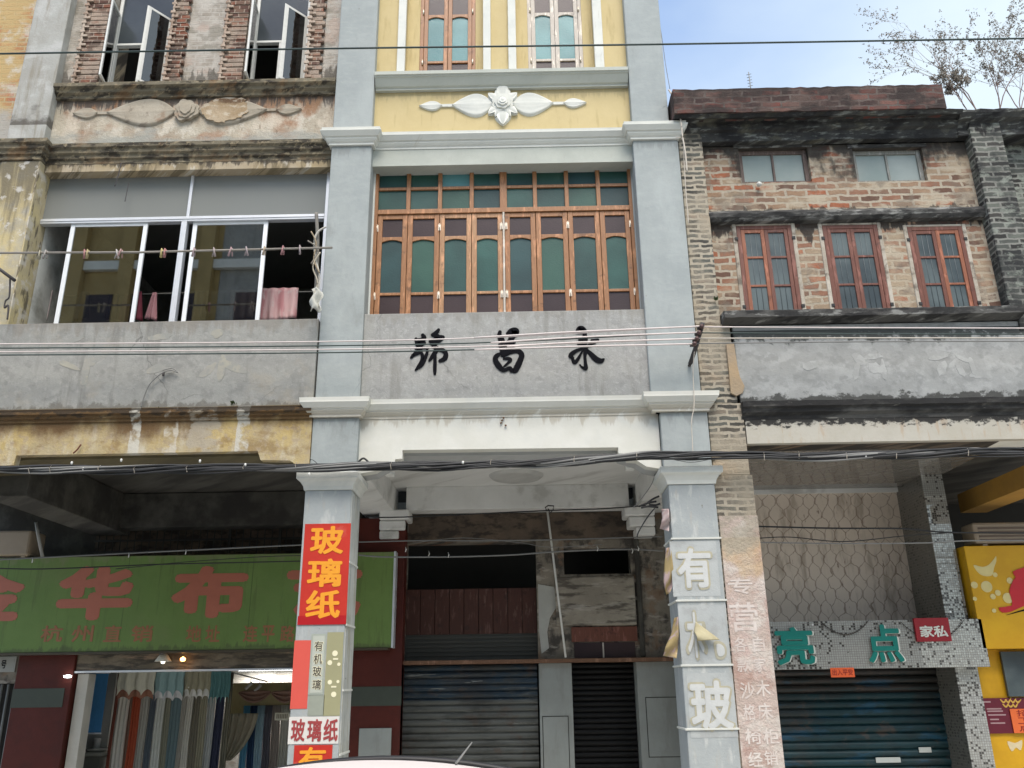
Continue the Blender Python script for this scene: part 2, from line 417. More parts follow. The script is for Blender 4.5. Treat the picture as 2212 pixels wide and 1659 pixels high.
m_granite2 = plaster('granolithic_render_worn', (.305, .305, .28), (.265, .265, .245), [L((.215, .215, .20), 8, .56, .07, .6), L((.34, .335, .31), 14, .57, .05, .5), L((.35, .30, .22), 1.7, .62, .08, .35), L((.22, .2, .17), 3, .58, .08, .6, 4, .3, z=5.8, h=.4), L((.12, .11, .09), 5, .62, .05, .6, 2, 1, z=4.66, h=-.2), L((.17, .165, .15), 2., .60, .07, .6, 3, .3)], fine=.16, bump=.5, bscale=60, k0=5, crack=.7)
m_wood = wood('varnished_wood', (.23, .098, .036), (.31, .15, .062))
m_woodred = wood('red_brown_wood', (.105, .032, .018), (.145, .05, .028))
m_woodgrey = wood('bleached_wood', (.42, .37, .31), (.50, .46, .40), .6)
def patterned_glass(name, c, c2, rough, s=7, k0=0):
    t = NT(name, rough, spec=.5)
    n = t.noise(1.6, 4, .5, off=k0); cc = t.mix(t.sstep(n, .3, .7), c, c2)
    t.col(cc); t.bump(t.noise(55., 3., .6, off=2), .5, .003); t.b.inputs['Specular IOR Level'].default_value = .3; return t.m
m_tealv = [patterned_glass('frosted_teal_glass_v%d' % i, a, b, r, k0=i*2.3, s=6) for i, (a, b, r) in enumerate((((.014, .046, .042), (.026, .08, .07), .42), ((.016, .056, .047), (.032, .10, .082), .35), ((.012, .040, .042), (.022, .066, .068), .45), ((.02, .065, .05), (.035, .095, .07), .38)))]
m_teal = patterned_glass('frosted_teal_glass', (.014, .052, .046), (.03, .092, .08), .28)
m_teal2 = patterned_glass('frosted_teal_glass_pale', (.05, .16, .17), (.10, .25, .26), .25, k0=3)
m_plum = patterned_glass('dark_brown_glass', (.030, .017, .018), (.045, .028, .028), .35)
m_grimeglass = patterned_glass('grimy_glass', (.035, .048, .053), (.10, .125, .125), .3, k0=5)
m_paleglass = patterned_glass('pale_frosted_glass', (.20, .25, .235), (.29, .33, .31), .35, k0=6)
m_wooddk = wood('dark_weathered_wood', (.085, .06, .05), (.14, .105, .09), .7)
m_alu = flat('aluminium_frame', (.62, .64, .66), .38, .35, .12)
m_steelw = flat('white_steel', (.62, .62, .58), .5, 0, .2, 14)
m_glass = clear_glass('window_glass')
m_glass_d = clear_glass('mirror_glass', (.6, .62, .6), 1.7)
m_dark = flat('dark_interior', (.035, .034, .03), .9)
m_room = plaster('room_plaster', (.33, .33, .30), (.27, .27, .24), [L((.16, .15, .12), 1.5, .56, .1, .6)], fine=.08)
m_brass = flat('steel_hinge', (.62, .55, .45), .4, .6)
m_ink = flat('black_paint', (.008, .008, .010), .9, spec=.05)
m_hinge = m_brass

# left building
m_Lleaf = plaster('worn_relief_plaster', (.40, .36, .29), (.33, .29, .225), [L((.24, .14, .08), 3, .6, .06, .6), L((.16, .13, .1), 7, .6, .05, .6)], fine=.15, bump=.6, k0=24)
m_Lrelief = plaster('stained_plaster', (.43, .39, .31), (.34, .285, .215), [
    L((.55, .51, .43), 2.6, .545, .05, .8, 1.3, .8, off=71), 
    L((.30, .15, .08), 1.9, .575, .08, .7, 1, 1.2), L((.27, .135, .065), 2.2, .56, .09, .8, 1.3, .8, z=9.06, h=.6), L((.52, .46, .37), 3.2, .56, .07, .8, 1.2, .7), L((.30, .31, .28), 1.8, .56, .09, .8, .8, 2, z=8.2, h=-.6),
    L((.09, .08, .07), 5, .60, .06, .85, 4, .5, z=9.06, h=.5), L((.16, .12, .08), 9, .66, .05, .6, 2, .7)], fine=.2, bump=.7, k0=20, dist=.012)
m_Lupper = brick('washed_brick', (.37, .33, .27), (.46, .42, .36), (.50, .46, .40), .25, .07, .01, [
    L((.47, .44, .39), 2.4, .50, .08, .8), L((.24, .22, .18), 3, .57, .06, .8, 1, 1.4), L((.40, .30, .24), 2.2, .6, .06, .6, 1, 1.2), L((.10, .09, .075), 5, .60, .05, .8, 3, .6, z=9.25, h=-.5)], k0=30, bump=.9)
m_Lquoin = brick('red_brick_quoin', (.22, .10, .07), (.30, .19, .14), (.42, .34, .27), .13, .07, .008, [L((.36, .29, .23), 2.5, .52, .07, .85), L((.09, .065, .05), 4, .58, .05, .7)], k0=33, warp=.03, stops=[(0, (.12, .06, .045)), (.3, (.26, .10, .06)), (.6, (.20, .12, .085)), (.8, (.34, .20, .14))])
m_Lledge = plaster('dark_stained_ledge', (.20, .175, .125), (.15, .13, .09), [L((.035, .03, .025), 4, .53, .06, .85, 1, 3), L((.34, .28, .18), 6, .58, .05, .7, 2, 3), L((.26, .15, .07), 3, .6, .07, .5)], fine=.2, bump=.6, k0=40, dist=.01)
m_Lband = plaster('ochre_stained_band', (.34, .27, .16), (.40, .34, .25), [L((.16, .13, .08), 3, .53, .06, .85, 3, .4), L((.50, .46, .38), 5, .60, .05, .8, 2, .7), L((.06, .05, .04), 5, .60, .06, .8, 3, .8, z=8.05, h=.2)], fine=.18, bump=.5, k0=44)
m_Lbeam = plaster('ochre_beam_plaster', (.46, .35, .15), (.40, .33, .20), [
    L((.50, .46, .37), 1.8, .56, .07, .8, 1.6, .5), L((.24, .16, .07), 3., .57, .06, .7, 1, 1.3), L((.36, .29, .20), 7, .57, .06, .7, 2, 2), L((.13, .075, .033), 1.6, .50, .16, .95, 1.2, .9, z=4.66, h=.5), L((.52, .50, .43), 3, .47, .05, .9, 1, 1, x=-4.32, xw=.10), L((.50, .46, .38), 3, .48, .05, .9, 1, 1, x=-3.92, xw=.13), L((.36, .32, .25), 4, .47, .05, .8, 1, 2, x=-3.55, xw=.28), L((.50, .48, .42), 3, .47, .05, .9, 1, 1, x=-3.1, xw=.12), L((.05, .04, .03), 7, .60, .05, .8, 1, 3, z=4.66, h=.2)], fine=.2, bump=.6, k0=50, dist=.01)
m_Lpil = plaster('grey_worn_pilaster', (.37, .375, .35), (.32, .315, .285), [L((.44, .44, .42), 3, .56, .06, .8), L((.20, .17, .12), 3, .60, .12, .6, 4, .4), L((.07, .06, .05), 3, .6, .12, .8, 1.2, 1.4, z=8.55, h=-.4)], fine=.16, bump=.6, k0=55)
m_Lpil2 = plaster('streaked_pilaster', (.42, .40, .34), (.33, .31, .25), [L((.52, .42, .20), 1.6, .52, .08, .8, .8, .8), L((.10, .09, .07), 2.2, .56, .16, .8, 5, .4, z=8.0, h=1.6), L((.56, .54, .50), 6, .6, .05, .7)], fine=.16, bump=.6, k0=58)
m_FL = brick('orange_brick', (.50, .16, .07), (.46, .26, .12), (.50, .40, .24), .24, .075, .012, [
    L((.46, .34, .16), 1.5, .49, .08, .9), L((.52, .48, .40), 3, .57, .06, .8), L((.36, .35, .32), 1.1, .45, .1, .9, z=8.2, h=-1.2)], k0=60)
# right building
m_Rbrick = brick('weathered_red_brick', (.25, .088, .05), (.24, .155, .105), (.46, .40, .31), .26, .092, .018, [L((.37, .30, .21), 1.5, .55, .08, .6), 
    L((.40, .345, .26), 2.6, .575, .05, .8, 1, 1.5), L((.17, .14, .11), 3, .58, .06, .6), L((.035, .033, .03), 2.2, .53, .08, .92, 1.3, .8, z=8.25, h=.9), L((.035, .03, .028), 4, .62, .05, .9, 2, .7, z=7.0, h=.5), L((.05, .045, .04), 4, .66, .05, .8, 2, 1, z=7.1, h=-.25)], k0=70, warp=.07, mamt=2.0, stops=[(0, (.15, .085, .06)), (.12, (.34, .22, .14)), (.36, (.30, .15, .095)), (.52, (.37, .135, .07)), (.66, (.36, .27, .18)), (.86, (.24, .15, .105))])
m_greybrick = brick('grey_brick_pier', (.11, .11, .095), (.19, .175, .14), (.46, .41, .32), .25, .068, .017, [
    L((.33, .29, .22), 1.5, .53, .07, .85, 1, .6), L((.40, .30, .2), 1.2, .6, .07, .5), L((.05, .05, .045), 2.2, .56, .06, .7, 1.2, .8, z=8.6, h=1.4)], k0=80, warp=.065, mamt=2.0, stops=[(0, (.07, .07, .06)), (.25, (.13, .135, .115)), (.5, (.20, .185, .15)), (.7, (.11, .10, .08)), (.85, (.26, .22, .17))])
m_darkbrick = brick('sooty_grey_brick', (.07, .075, .07), (.14, .15, .135), (.26, .26, .23), .25, .072, .014, [
    L((.03, .032, .032), 1.6, .50, .08, .85, 1, .7), L((.24, .26, .22), 5, .60, .05, .7, 1, 1.5), L((.018, .018, .018), 3, .55, .06, .95, 2, .8, z=8.6, h=.8)], k0=84, warp=.05, mamt=1.4, stops=[(0, (.03, .032, .03)), (.3, (.09, .10, .088)), (.6, (.15, .165, .14)), (.8, (.06, .06, .055))])
m_Rcap = brick('dark_red_fascia_brick', (.14, .045, .035), (.08, .04, .035), (.15, .125, .11), .24, .085, .014, [L((.10, .07, .06), 5, .5, .08, .7), L((.035, .028, .026), 2.2, .49, .09, .85, 1, 1.8)], k0=88, warp=.075, mamt=1.2, stops=[(0, (.05, .03, .028)), (.3, (.13, .05, .04)), (.55, (.17, .06, .048)), (.75, (.10, .07, .06)), (.88, (.20, .10, .08))])
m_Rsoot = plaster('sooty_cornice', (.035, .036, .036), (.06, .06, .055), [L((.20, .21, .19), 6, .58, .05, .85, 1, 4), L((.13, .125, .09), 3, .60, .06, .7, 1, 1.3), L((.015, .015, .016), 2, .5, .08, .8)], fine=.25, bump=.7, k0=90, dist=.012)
m_Rledge = plaster('sooty_ledge', (.10, .098, .09), (.06, .058, .055), [L((.26, .26, .24), 4, .57, .05, .8, 1.4, 5), L((.02, .02, .02), 3, .52, .06, .8, 1, 3)], fine=.22, bump=.6, k0=93)
m_Rpar = plaster('pale_mouldy_render', (.31, .315, .30), (.27, .275, .262), [
    L((.38, .385, .37), 4, .545, .07, .6, 1, 1.2), L((.22, .225, .215), 8, .57, .06, .6), L((.045, .05, .045), 6.5, .56, .07, .9, 1.2, 1.2, z=5.50, h=.3), L((.05, .05, .045), 7, .60, .06, .9, 1.2, 1.5, z=4.62, h=-.22)], fine=.14, bump=.4, k0=96)
m_Rcorn = plaster('black_mould_cornice', (.10, .098, .09), (.075, .072, .066), [L((.018, .018, .018), 2.2, .44, .10, .9, .7, 2), L((.34, .33, .29), 3, .66, .05, .8, .6, 2)], fine=.2, bump=.5, k0=99)
m_Rbeam = plaster('white_stained_beam', (.44, .42, .36), (.40, .375, .31), [
    L((.38, .27, .17), 4, .60, .06, .5, 3, .5), L((.02, .02, .02), 9, .53, .07, .95, 1.3, 2, z=4.46, h=.2)], fine=.1, bump=.3, k0=101)
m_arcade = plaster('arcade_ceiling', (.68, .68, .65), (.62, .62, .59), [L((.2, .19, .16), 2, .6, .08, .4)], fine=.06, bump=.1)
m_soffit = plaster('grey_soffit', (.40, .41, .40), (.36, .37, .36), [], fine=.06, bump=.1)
m_arcdark = plaster('dark_arcade', (.10, .095, .08), (.07, .066, .055), [L((.035, .032, .028), 2, .5, .1, .8)], fine=.12)  # dark base with darker blotches
m_stone = plaster('stained_concrete', (.25, .22, .175), (.17, .15, .12), [L((.05, .045, .04), 3, .53, .07, .9, 1.4, 1), L((.36, .33, .28), 5, .60, .05, .7, .7, 2.5), L((.20, .12, .07), 3, .6, .05, .6)], fine=.2, bump=.5, k0=120)
m_lintel = plaster('brown_grimy_lintel', (.12, .09, .065), (.075, .058, .045), [L((.03, .026, .022), 4, .53, .08, .8, 1, 2)], fine=.2, bump=.4, k0=125)
m_greypanel = plaster('grey_painted_pier', (.30, .32, .30), (.27, .285, .265), [L((.20, .2, .18), 3, .6, .08, .4, 2, .5)], fine=.06, bump=.1)

G = -.42
ZT = 12.4       # roof height of the tall houses

# ================================================================== ground and street
struct(box('pavement', plaster('pavement_tiles', (.55, .54, .5), (.48, .47, .44), fine=.15, k0=200), None, -30, 30, -1.2, 12, G-.16, G, 0))  # unseen pavement, coloured pale to bounce light under the arcades
struct(box('road', plaster('pale_bounce_ground', (.5, .49, .46), (.44, .43, .40), fine=.3, bscale=90, k0=201), None, -30, 30, -11, -1.2, G-.2, G-.13, 0))  # unseen road, made pale as a reflector for the arcade ceilings
struct(box('kerb', plaster('kerb_stone', (.33, .33, .31), fine=.15, k0=202), None, -30, 30, -1.32, -1.2, G-.14, G+.005, .015))
struct(box('far_pavement', bpy.data.materials['pavement_tiles'], None, -30, 30, -20, -11, G-.16, G, 0))
struct(box('ground', bpy.data.materials['pale_bounce_ground'], None, -150, 150, -150, 150, G-.5, G-.21, 0))

# ================================================================== centre shophouse
C = thing('shophouse', 'freshly painted narrow shophouse with blue grey pilasters, cream yellow upper wall and black calligraphy', 'shophouse', (-.13, 0, 0))
XL0, XL1, XR0, XR1 = -2.32, -1.81, 1.49, 2.05
for (x0, x1, z0, z1) in ((XL0, XL1-.01, 8.33, ZT), (XL0, XL1, 4.73, 8.13), (XR0+.01, 1.97, 8.33, ZT), (XR0, 2.06, 4.73, 8.13)):
    box('pilaster', m_bluegrey, C, x0, x1, 0, .6, z0, z1, .012)
# front wall, two window openings above, the big one below
wA = (-1.27, -.51, 9.24, 11.6); wB = (.20, .945, 9.24, 11.6); wC = (-1.81, 1.49, 5.86, 8.0)
holes_top = [(-1.44, -.40, 9.235, 11.9), (.04, 1.08, 9.235, 11.9)]
wallmesh(-1.82, 1.50, 8.33, ZT, .12, .24, holes_top).build('wall', m_yellow, C)
wallmesh(-1.82, 1.50, 9.1, ZT, .24, .40, [wA, wB]).build('niche_wall', m_yellow, C)
for x0, x1 in ((-1.545, -1.44), (-.40, -.30), (-.065, .04), (1.08, 1.20)):
    box('window_surround', m_white, C, x0, x1, .06, .13, 9.235, 11.9, .006)
MB().sweep([(-1.81, .119), (1.49, .119)], [(0, 9.02), (.05, 9.02), (.05, 9.045), (.075, 9.06), (.10, 9.10), (.13, 9.15), (.145, 9.16), (.15, 9.175), (.165, 9.18), (.165, 9.23), (0, 9.235)]).build('sill_moulding', m_trim, C)
def cornice(x0a, x0b, x1a, x1b, ydeep, zb, zt, m, parent, out=.16, wall=.12, bottom=None):
    h = zt - zb
    prof = [(-.02, zb), (.03, zb), (.03, zb+.13*h), (.05, zb+.2*h), (.07, zb+.32*h), (.07, zb+.42*h), (.09, zb+.45*h), (.115, zb+.62*h), (.13, zb+.72*h), (.13, zb+.78*h), (out, zb+.8*h), (out+.005, zt-.004), (out-.01, zt), (-.02, zt)]
    return MB().sweep([(x0a, ydeep), (x0a, 0), (x0b, 0), (x0b, wall), (x1a, wall), (x1a, 0), (x1b, 0), (x1b, ydeep)], prof).build('cornice', m, parent)
cornice(XL0, XL1, XR0, 2.045, .4, 8.125, 8.335, m_white, C, .11)
cornice(XL0-.01, XL1, XR0+.03, 2.10, .4, 4.53, 4.735, m_whitebeam, C, .13)
wallmesh(-1.82, 1.50, 7.885, 8.13, .10, .34, []).build('lintel_band', m_trim, C)
# big window reveal
box('window_reveal', m_white, C, -1.87, -1.79, .25, .55, 5.8, 8.06, 0); box('window_reveal', m_bluegrey, C, 1.475, 1.56, .25, .55, 5.8, 8.06, 0)
# parapet with raised rim
box('parapet', m_granite, C, -1.81, 1.52, .04, .5, 4.735, 5.815, .008)
# calligraphy 永昌號 written right to left, traced brush strokes
def cq(x, y): return (1560 + x/2.458)/1.8192, (1240 + y/2.458)/1.8192
def strokes(lst, name):
    mb = MB()
    for j, s in enumerate(lst):
        pts = []
        for x, y, wd in s:
            p = P(*cq(x, y), .04); pts.append((p.x, p.z, wd*.00150))
        brush(mb, pts, .032 - .0004*(j % 8), .0395)
    return mb.build(name, m_ink, C)
strokes([[(250, 192, 30), (262, 215, 38), (240, 240, 40), (205, 250, 46), (215, 285, 50), (262, 262, 30)], [(185, 228, 26), (190, 262, 26)],
    [(180, 322, 16), (262, 316, 16), (300, 318, 12)], [(240, 320, 18), (190, 355, 26), (150, 395, 26), (135, 410, 14)], [(150, 385, 20), (200, 372, 20), (228, 352, 16)],
    [(212, 335, 18), (245, 380, 26), (240, 440, 28), (205, 500, 26), (180, 528, 14)], [(290, 312, 14), (292, 360, 22), (272, 410, 30), (240, 470, 36), (215, 505, 20)],
    [(402, 140, 24), (375, 170, 32), (338, 186, 18)], [(345, 190, 26), (395, 205, 40), (370, 235, 40), (318, 252, 20)], [(405, 205, 26), (450, 208, 20), (415, 245, 26), (350, 285, 30), (395, 318, 30)],
    [(400, 320, 26), (360, 370, 34), (315, 435, 20)], [(380, 330, 26), (435, 335, 34), (472, 365, 34), (462, 415, 40), (415, 440, 26)], [(330, 270, 20), (372, 300, 30)],
    [(368, 330, 22), (368, 430, 26), (366, 520, 28), (366, 565, 20)]], 'calligraphy_character')
strokes([[(995, 160, 28), (990, 190, 36), (1010, 240, 50), (1020, 300, 52), (1030, 350, 48), (1020, 390, 24)], [(1068, 175, 26), (1105, 150, 44), (1145, 152, 58), (1140, 180, 50)],
    [(1125, 185, 52), (1100, 235, 44), (1108, 300, 46), (1100, 350, 36)], [(1000, 285, 36), (1110, 280, 36)], [(1020, 330, 50), (1110, 325, 50)], [(1015, 370, 40), (1080, 352, 34)],
    [(1075, 250, 26), (1135, 262, 20)], [(1012, 365, 18), (965, 390, 36), (950, 430, 40), (985, 490, 44), (1030, 530, 32), (1090, 508, 28), (1105, 535, 30)],
    [(1030, 395, 20), (1100, 358, 28), (1170, 345, 38), (1205, 380, 42), (1192, 430, 44), (1165, 490, 48), (1140, 532, 44), (1105, 530, 30)],
    [(1030, 420, 14), (1080, 418, 28), (1098, 432, 24), (1070, 462, 20), (1032, 495, 12)]], 'calligraphy_character')
strokes([[(1745, 155, 36), (1760, 130, 40), (1785, 128, 46), (1808, 150, 44)], [(1740, 165, 24), (1820, 165, 24)], [(1812, 165, 30), (1815, 220, 40), (1812, 280, 38), (1820, 330, 40), (1815, 400, 24), (1820, 460, 26), (1822, 510, 34), (1790, 502, 18), (1766, 476, 10)],
    [(1762, 238, 20), (1830, 236, 24)], [(1750, 278, 18), (1810, 282, 18)], [(1940, 238, 24), (1880, 240, 18)], [(1915, 260, 18), (1860, 284, 24), (1825, 310, 18)],
    [(1800, 318, 18), (1740, 338, 26), (1690, 370, 34), (1672, 398, 26), (1705, 408, 12)], [(1690, 395, 20), (1712, 455, 28), (1745, 425, 26), (1790, 345, 12)],
    [(1828, 325, 16), (1870, 370, 36), (1920, 420, 46), (1965, 440, 42), (1998, 422, 14)]], 'calligraphy_character')
# beam with stepped haunches
bp = [(-1.81, 4.535), (1.57, 4.535), (1.57, 3.90), (1.40, 3.93), (1.30, 4.0), (1.19, 4.01), (1.19, 4.055), (1.10, 4.065), (1.10, 4.155), (-1.32, 4.165), (-1.32, 4.065), (-1.40, 4.06), (-1.40, 4.01), (-1.5, 4.0), (-1.62, 3.93), (-1.81, 3.90)]
MB().prism(bp, .10, .24).build('beam', m_whitebeam, C)
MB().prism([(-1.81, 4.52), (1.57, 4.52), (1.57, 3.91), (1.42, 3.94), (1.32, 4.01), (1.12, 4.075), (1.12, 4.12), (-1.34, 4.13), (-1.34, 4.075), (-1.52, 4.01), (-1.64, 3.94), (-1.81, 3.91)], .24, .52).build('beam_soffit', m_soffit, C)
for s in (0, 1):
    if s == 0: a, b, nb = -2.36, -1.85, -2.33
    else: a, b, nb = 1.61, 2.115, 1.58
    box('pier_neck', m_bluegrey, C, nb, nb+.52 if s == 0 else 2.11, 0.01, .52, 3.885, 4.53, .01)
    # flared cap
    o = .085
    MB().sweep([(a, .52), (a, 0), (b, 0), (b, .52)], [(-.02, 3.70), (.012, 3.70), (.02, 3.74), (.05, 3.79), (o, 3.815), (o, 3.88), (o-.01, 3.887), (-.02, 3.887)]).build('pier_cap', m_white, C)
# pillars
m_pillar = plaster('worn_painted_pillar', (.34, .365, .36), (.30, .325, .325), [L((.46, .47, .45), 4, .60, .06, .8, 2, .5), L((.36, .35, .31), 5, .62, .05, .6, 3, .6), L((.12, .10, .07), 9, .72, .03, .8, 1, .6)], fine=.1, bump=.4, k0=140)
m_pillside = plaster('flaking_white_side', (.50, .51, .48), (.42, .43, .40), [L((.32, .30, .21), 4, .56, .05, .7, 3, .5), L((.30, .33, .34), 6, .6, .05, .7, 2, .7), L((.07, .06, .05), 7, .70, .03, .8)], fine=.14, bump=.6, k0=143)
box('pillar', m_pillar, C, -2.36, -1.85, 0, .5, G, 3.70, .012)
box('pillar_side_render', m_pillside, C, -1.851, -1.842, .02, .48, G, 3.68, 0)
box('pillar', m_pillar, C, 1.61, 2.115, 0, .5, G, 3.70, .012)
for zz in (PZ(1500, 1163), PZ(1510, 1297), PZ(1525, 1437), PZ(1540, 1575), -.05):
    for a, b in ((1.61, 2.115), (-1.842, -1.8421)):
        if a < 0: box('joint_band', m_white, C, -1.843, -1.832, .0, .48, zz-.2, zz-.18, 0); continue
        MB().sweep([(a, .5), (a, 0), (b, 0), (b, .5)], [(-.01, zz-.012), (.014, zz-.008), (.016, zz+.008), (-.01, zz+.012)]).build('joint_band', m_white, C)
# arcade ceiling, back beam, side beams, corbels
box('arcade_ceiling', m_arcade, C, -1.95, 2.0, .52, 3.0, 4.33, 4.45, 0)
box('back_beam', m_arcade, C, -1.62, 1.52, 2.72, 3.05, 4.0, 4.33, .01)
box('side_beam', m_arcade, C, -2.25, -1.78, .52, 3.05, 3.97, 4.6, .01); box('side_beam', m_arcade, C, 1.62, 2.25, .52, 3.05, 3.97, 4.6, .01)
for x, d in ((-1.86, 1), (1.74, -1)):
    for i, (ww, z0, z1) in enumerate(((.30, 3.86, 4.0), (.24, 3.72, 3.855), (.15, 3.6, 3.715))):
        box('corbel', m_arcade, C, x - (.12*d), x+d*ww, 2.65+.03*i, 3.04, z0, z1, .02)
ros = PH(1115, 1027, 4.33)
MB().lathe([(.0, 4.30), (.10, 4.29), (.17, 4.305), (.2, 4.285), (.28, 4.30), (.33, 4.29), (.36, 4.32), (.37, 4.331)], (ros.x, ros.y, 0), n=36).build('ceiling_rosette', plaster('rosette_white', (.5, .5, .47)), C)
# body
box('side_wall', m_bluegrey, C, -2.30, -2.22, .6, 9, 4.45, ZT-.05, 0); box('side_wall', m_bluegrey, C, 1.88, 1.965, .6, 9, 4.45, ZT-.05, 0)
box('rear_wall', m_white, C, -2.30, 1.97, 9, 9.2, 0, ZT-.05, 0); box('roof', m_soffit, C, -2.30, 1.97, .24, 9.2, ZT, ZT+.12, 0)
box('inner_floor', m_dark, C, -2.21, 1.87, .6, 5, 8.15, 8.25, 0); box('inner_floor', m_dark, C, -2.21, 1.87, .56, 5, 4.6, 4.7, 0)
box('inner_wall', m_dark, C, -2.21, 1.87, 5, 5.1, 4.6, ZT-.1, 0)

# ---- windows of the centre house (parts of it): frame > sash, pane, hinge
def arch_rail(mb, x0, x1, zt, zb, y0, y1, rise):
    """rail whose lower edge is a shallow arch"""
    n = 10; pts = [(x0, zt), (x1, zt)] + [(x1 - (x1-x0)*i/n, zb - rise + rise*math.sin(math.pi*i/n)) for i in range(n+1)]
    mb.prism(pts, y0, y1)
def sash(parent, x0, x1, z0, z1, y, mat, zs, st=.055, glass=(m_plum, m_teal, m_plum), arch=1, label=None):
    """zs: heights of the rails between panes from top to bottom; pane i under rail i-1"""
    mb = MB(); t = .045
    mb.box(x0, x0+st, y, y+t, z0, z1); mb.box(x1-st, x1, y, y+t, z0, z1)
    a, b = x0+st, x1-st
    mb.box(a, b, y+.002, y+t-.002, z1-.06, z1); mb.box(a, b, y+.002, y+t-.002, z0, z0+.045)
    lev = [z1-.06]
    for i, z in enumerate(zs):
        if i == arch-1: arch_rail(mb, a, b, z+.022, z-.02, y+.002, y+t-.002, .03)
        else: mb.box(a, b, y+.002, y+t-.002, z-.018, z+.018)
        lev.append(z)
    lev.append(z0)
    s = mb.build('sash', mat, parent, .004)
    for i in range(len(lev)-1):
        MB().box(a-.01, b+.01, y+.02, y+.027, lev[i+1], lev[i]).build('pane', glass[i % len(glass)] if len(glass) >= len(lev)-1 else glass[0], parent)
    return s
# big window, eight leaves
wy = .30; X0, X1, Z0, Z1 = -1.80, 1.485, 5.955, 8.04; zt = 7.325
fr = MB(); frame(fr, X0, X1, Z0-.13, Z1, .05, wy-.03, wy+.07)
fr.box(X0+.05, X1-.05, wy-.028, wy+.068, zt-.03, zt+.035)
xc = (X0+X1)/2
cols = [X0+.03 + (X1-X0-.06)*i/8 for i in range(9)]
for i in range(1, 8):
    ww = .045 if i == 4 else .026
    fr.box(cols[i]-ww, cols[i]+ww, wy-.02, wy+.06, zt+.035, Z1-.05)
frame_o = fr.build('window', m_wood, C, .004)
for i in range(8):
    a = cols[i] + (.05 if i in (0,) else (.045 if i == 4 else .026)); b = cols[i+1] - (.045 if i == 3 else .026)
    if i == 0: a = X0+.05
    if i == 7: b = X1-.05
    zm = (zt+.035+Z1-.05)/2
    MB().box(a, b, wy-.005, wy+.045, zm-.02, zm+.02).build('glazing_bar', m_wood, frame_o, .003)
    MB().box(a-.005, b+.005, wy+.02, wy+.028, zm, Z1-.04).build('pane', m_tealv[(i*3) % 4] if i != 2 else m_teal2, frame_o)
    MB().box(a-.005, b+.005, wy+.02, wy+.028, zt+.03, zm).build('pane', m_tealv[(i*3+1) % 4], frame_o)
for i in range(8):
    a, b = cols[i], cols[i+1]
    if i == 0: a = X0+.052
    if i == 7: b = X1-.052
    if i == 3: b -= .012
    if i == 4: a += .012
    sash(frame_o, a+.003, b-.003, Z0-.10, zt-.034, wy-.01, m_wood if i not in (2, 3) else wood('pale_wood_%d' % i, (.28, .135, .06), (.38, .22, .11)), [6.955, 6.19], st=.062, glass=(m_plum, m_tealv[(i*5+2) % 4], m_plum))
fr2 = MB().box(xc-.012, xc+.012, wy-.03, wy+.06, Z0-.10, zt-.03); fr2.build('mullion', m_woodgrey, frame_o, .003)
for i in (0, 2, 2.001, 4, 4.001, 6, 8):
    k = int(round(i)); x = cols[k] if k not in (0, 8) else (X0+.05 if k == 0 else X1-.05)
    if k == 4: x += -.03 if i == 4 else .03
    if i in (2.001,): continue
    for z in (7.10, 6.16):
        MB().tube([(x, wy-.02, z-.05), (x, wy-.02, z+.05)], .008, 8).box(x-.016, x+.016, wy-.014, wy-.011, z-.045, z+.045).build('hinge', m_brass, frame_o)
# two upper windows
for (x0, x1, z0, z1), mat in ((wA, m_wood), (wB, m_woodgrey)):
    f = MB(); frame(f, x0, x1, z0, z1, .05, .25, .34); fo = f.build('window', mat, C, .004)
    xm = (x0+x1)/2
    for a, b in ((x0+.052, xm-.002), (xm+.002, x1-.052)):
        sash(fo, a, b, z0+.052, z1-.052, .262, mat, [11.0, 10.40, 9.62], st=.055, glass=(m_teal2, m_plum, m_teal2 if mat is m_woodgrey else m_teal2, m_plum), arch=2)
    for z in (9.6, 10.45):
        for x in (x0+.04, x1-.04): MB().tube([(x, .245, z-.04), (x, .245, z+.04)], .011, 8).build('hinge', m_brass, fo)

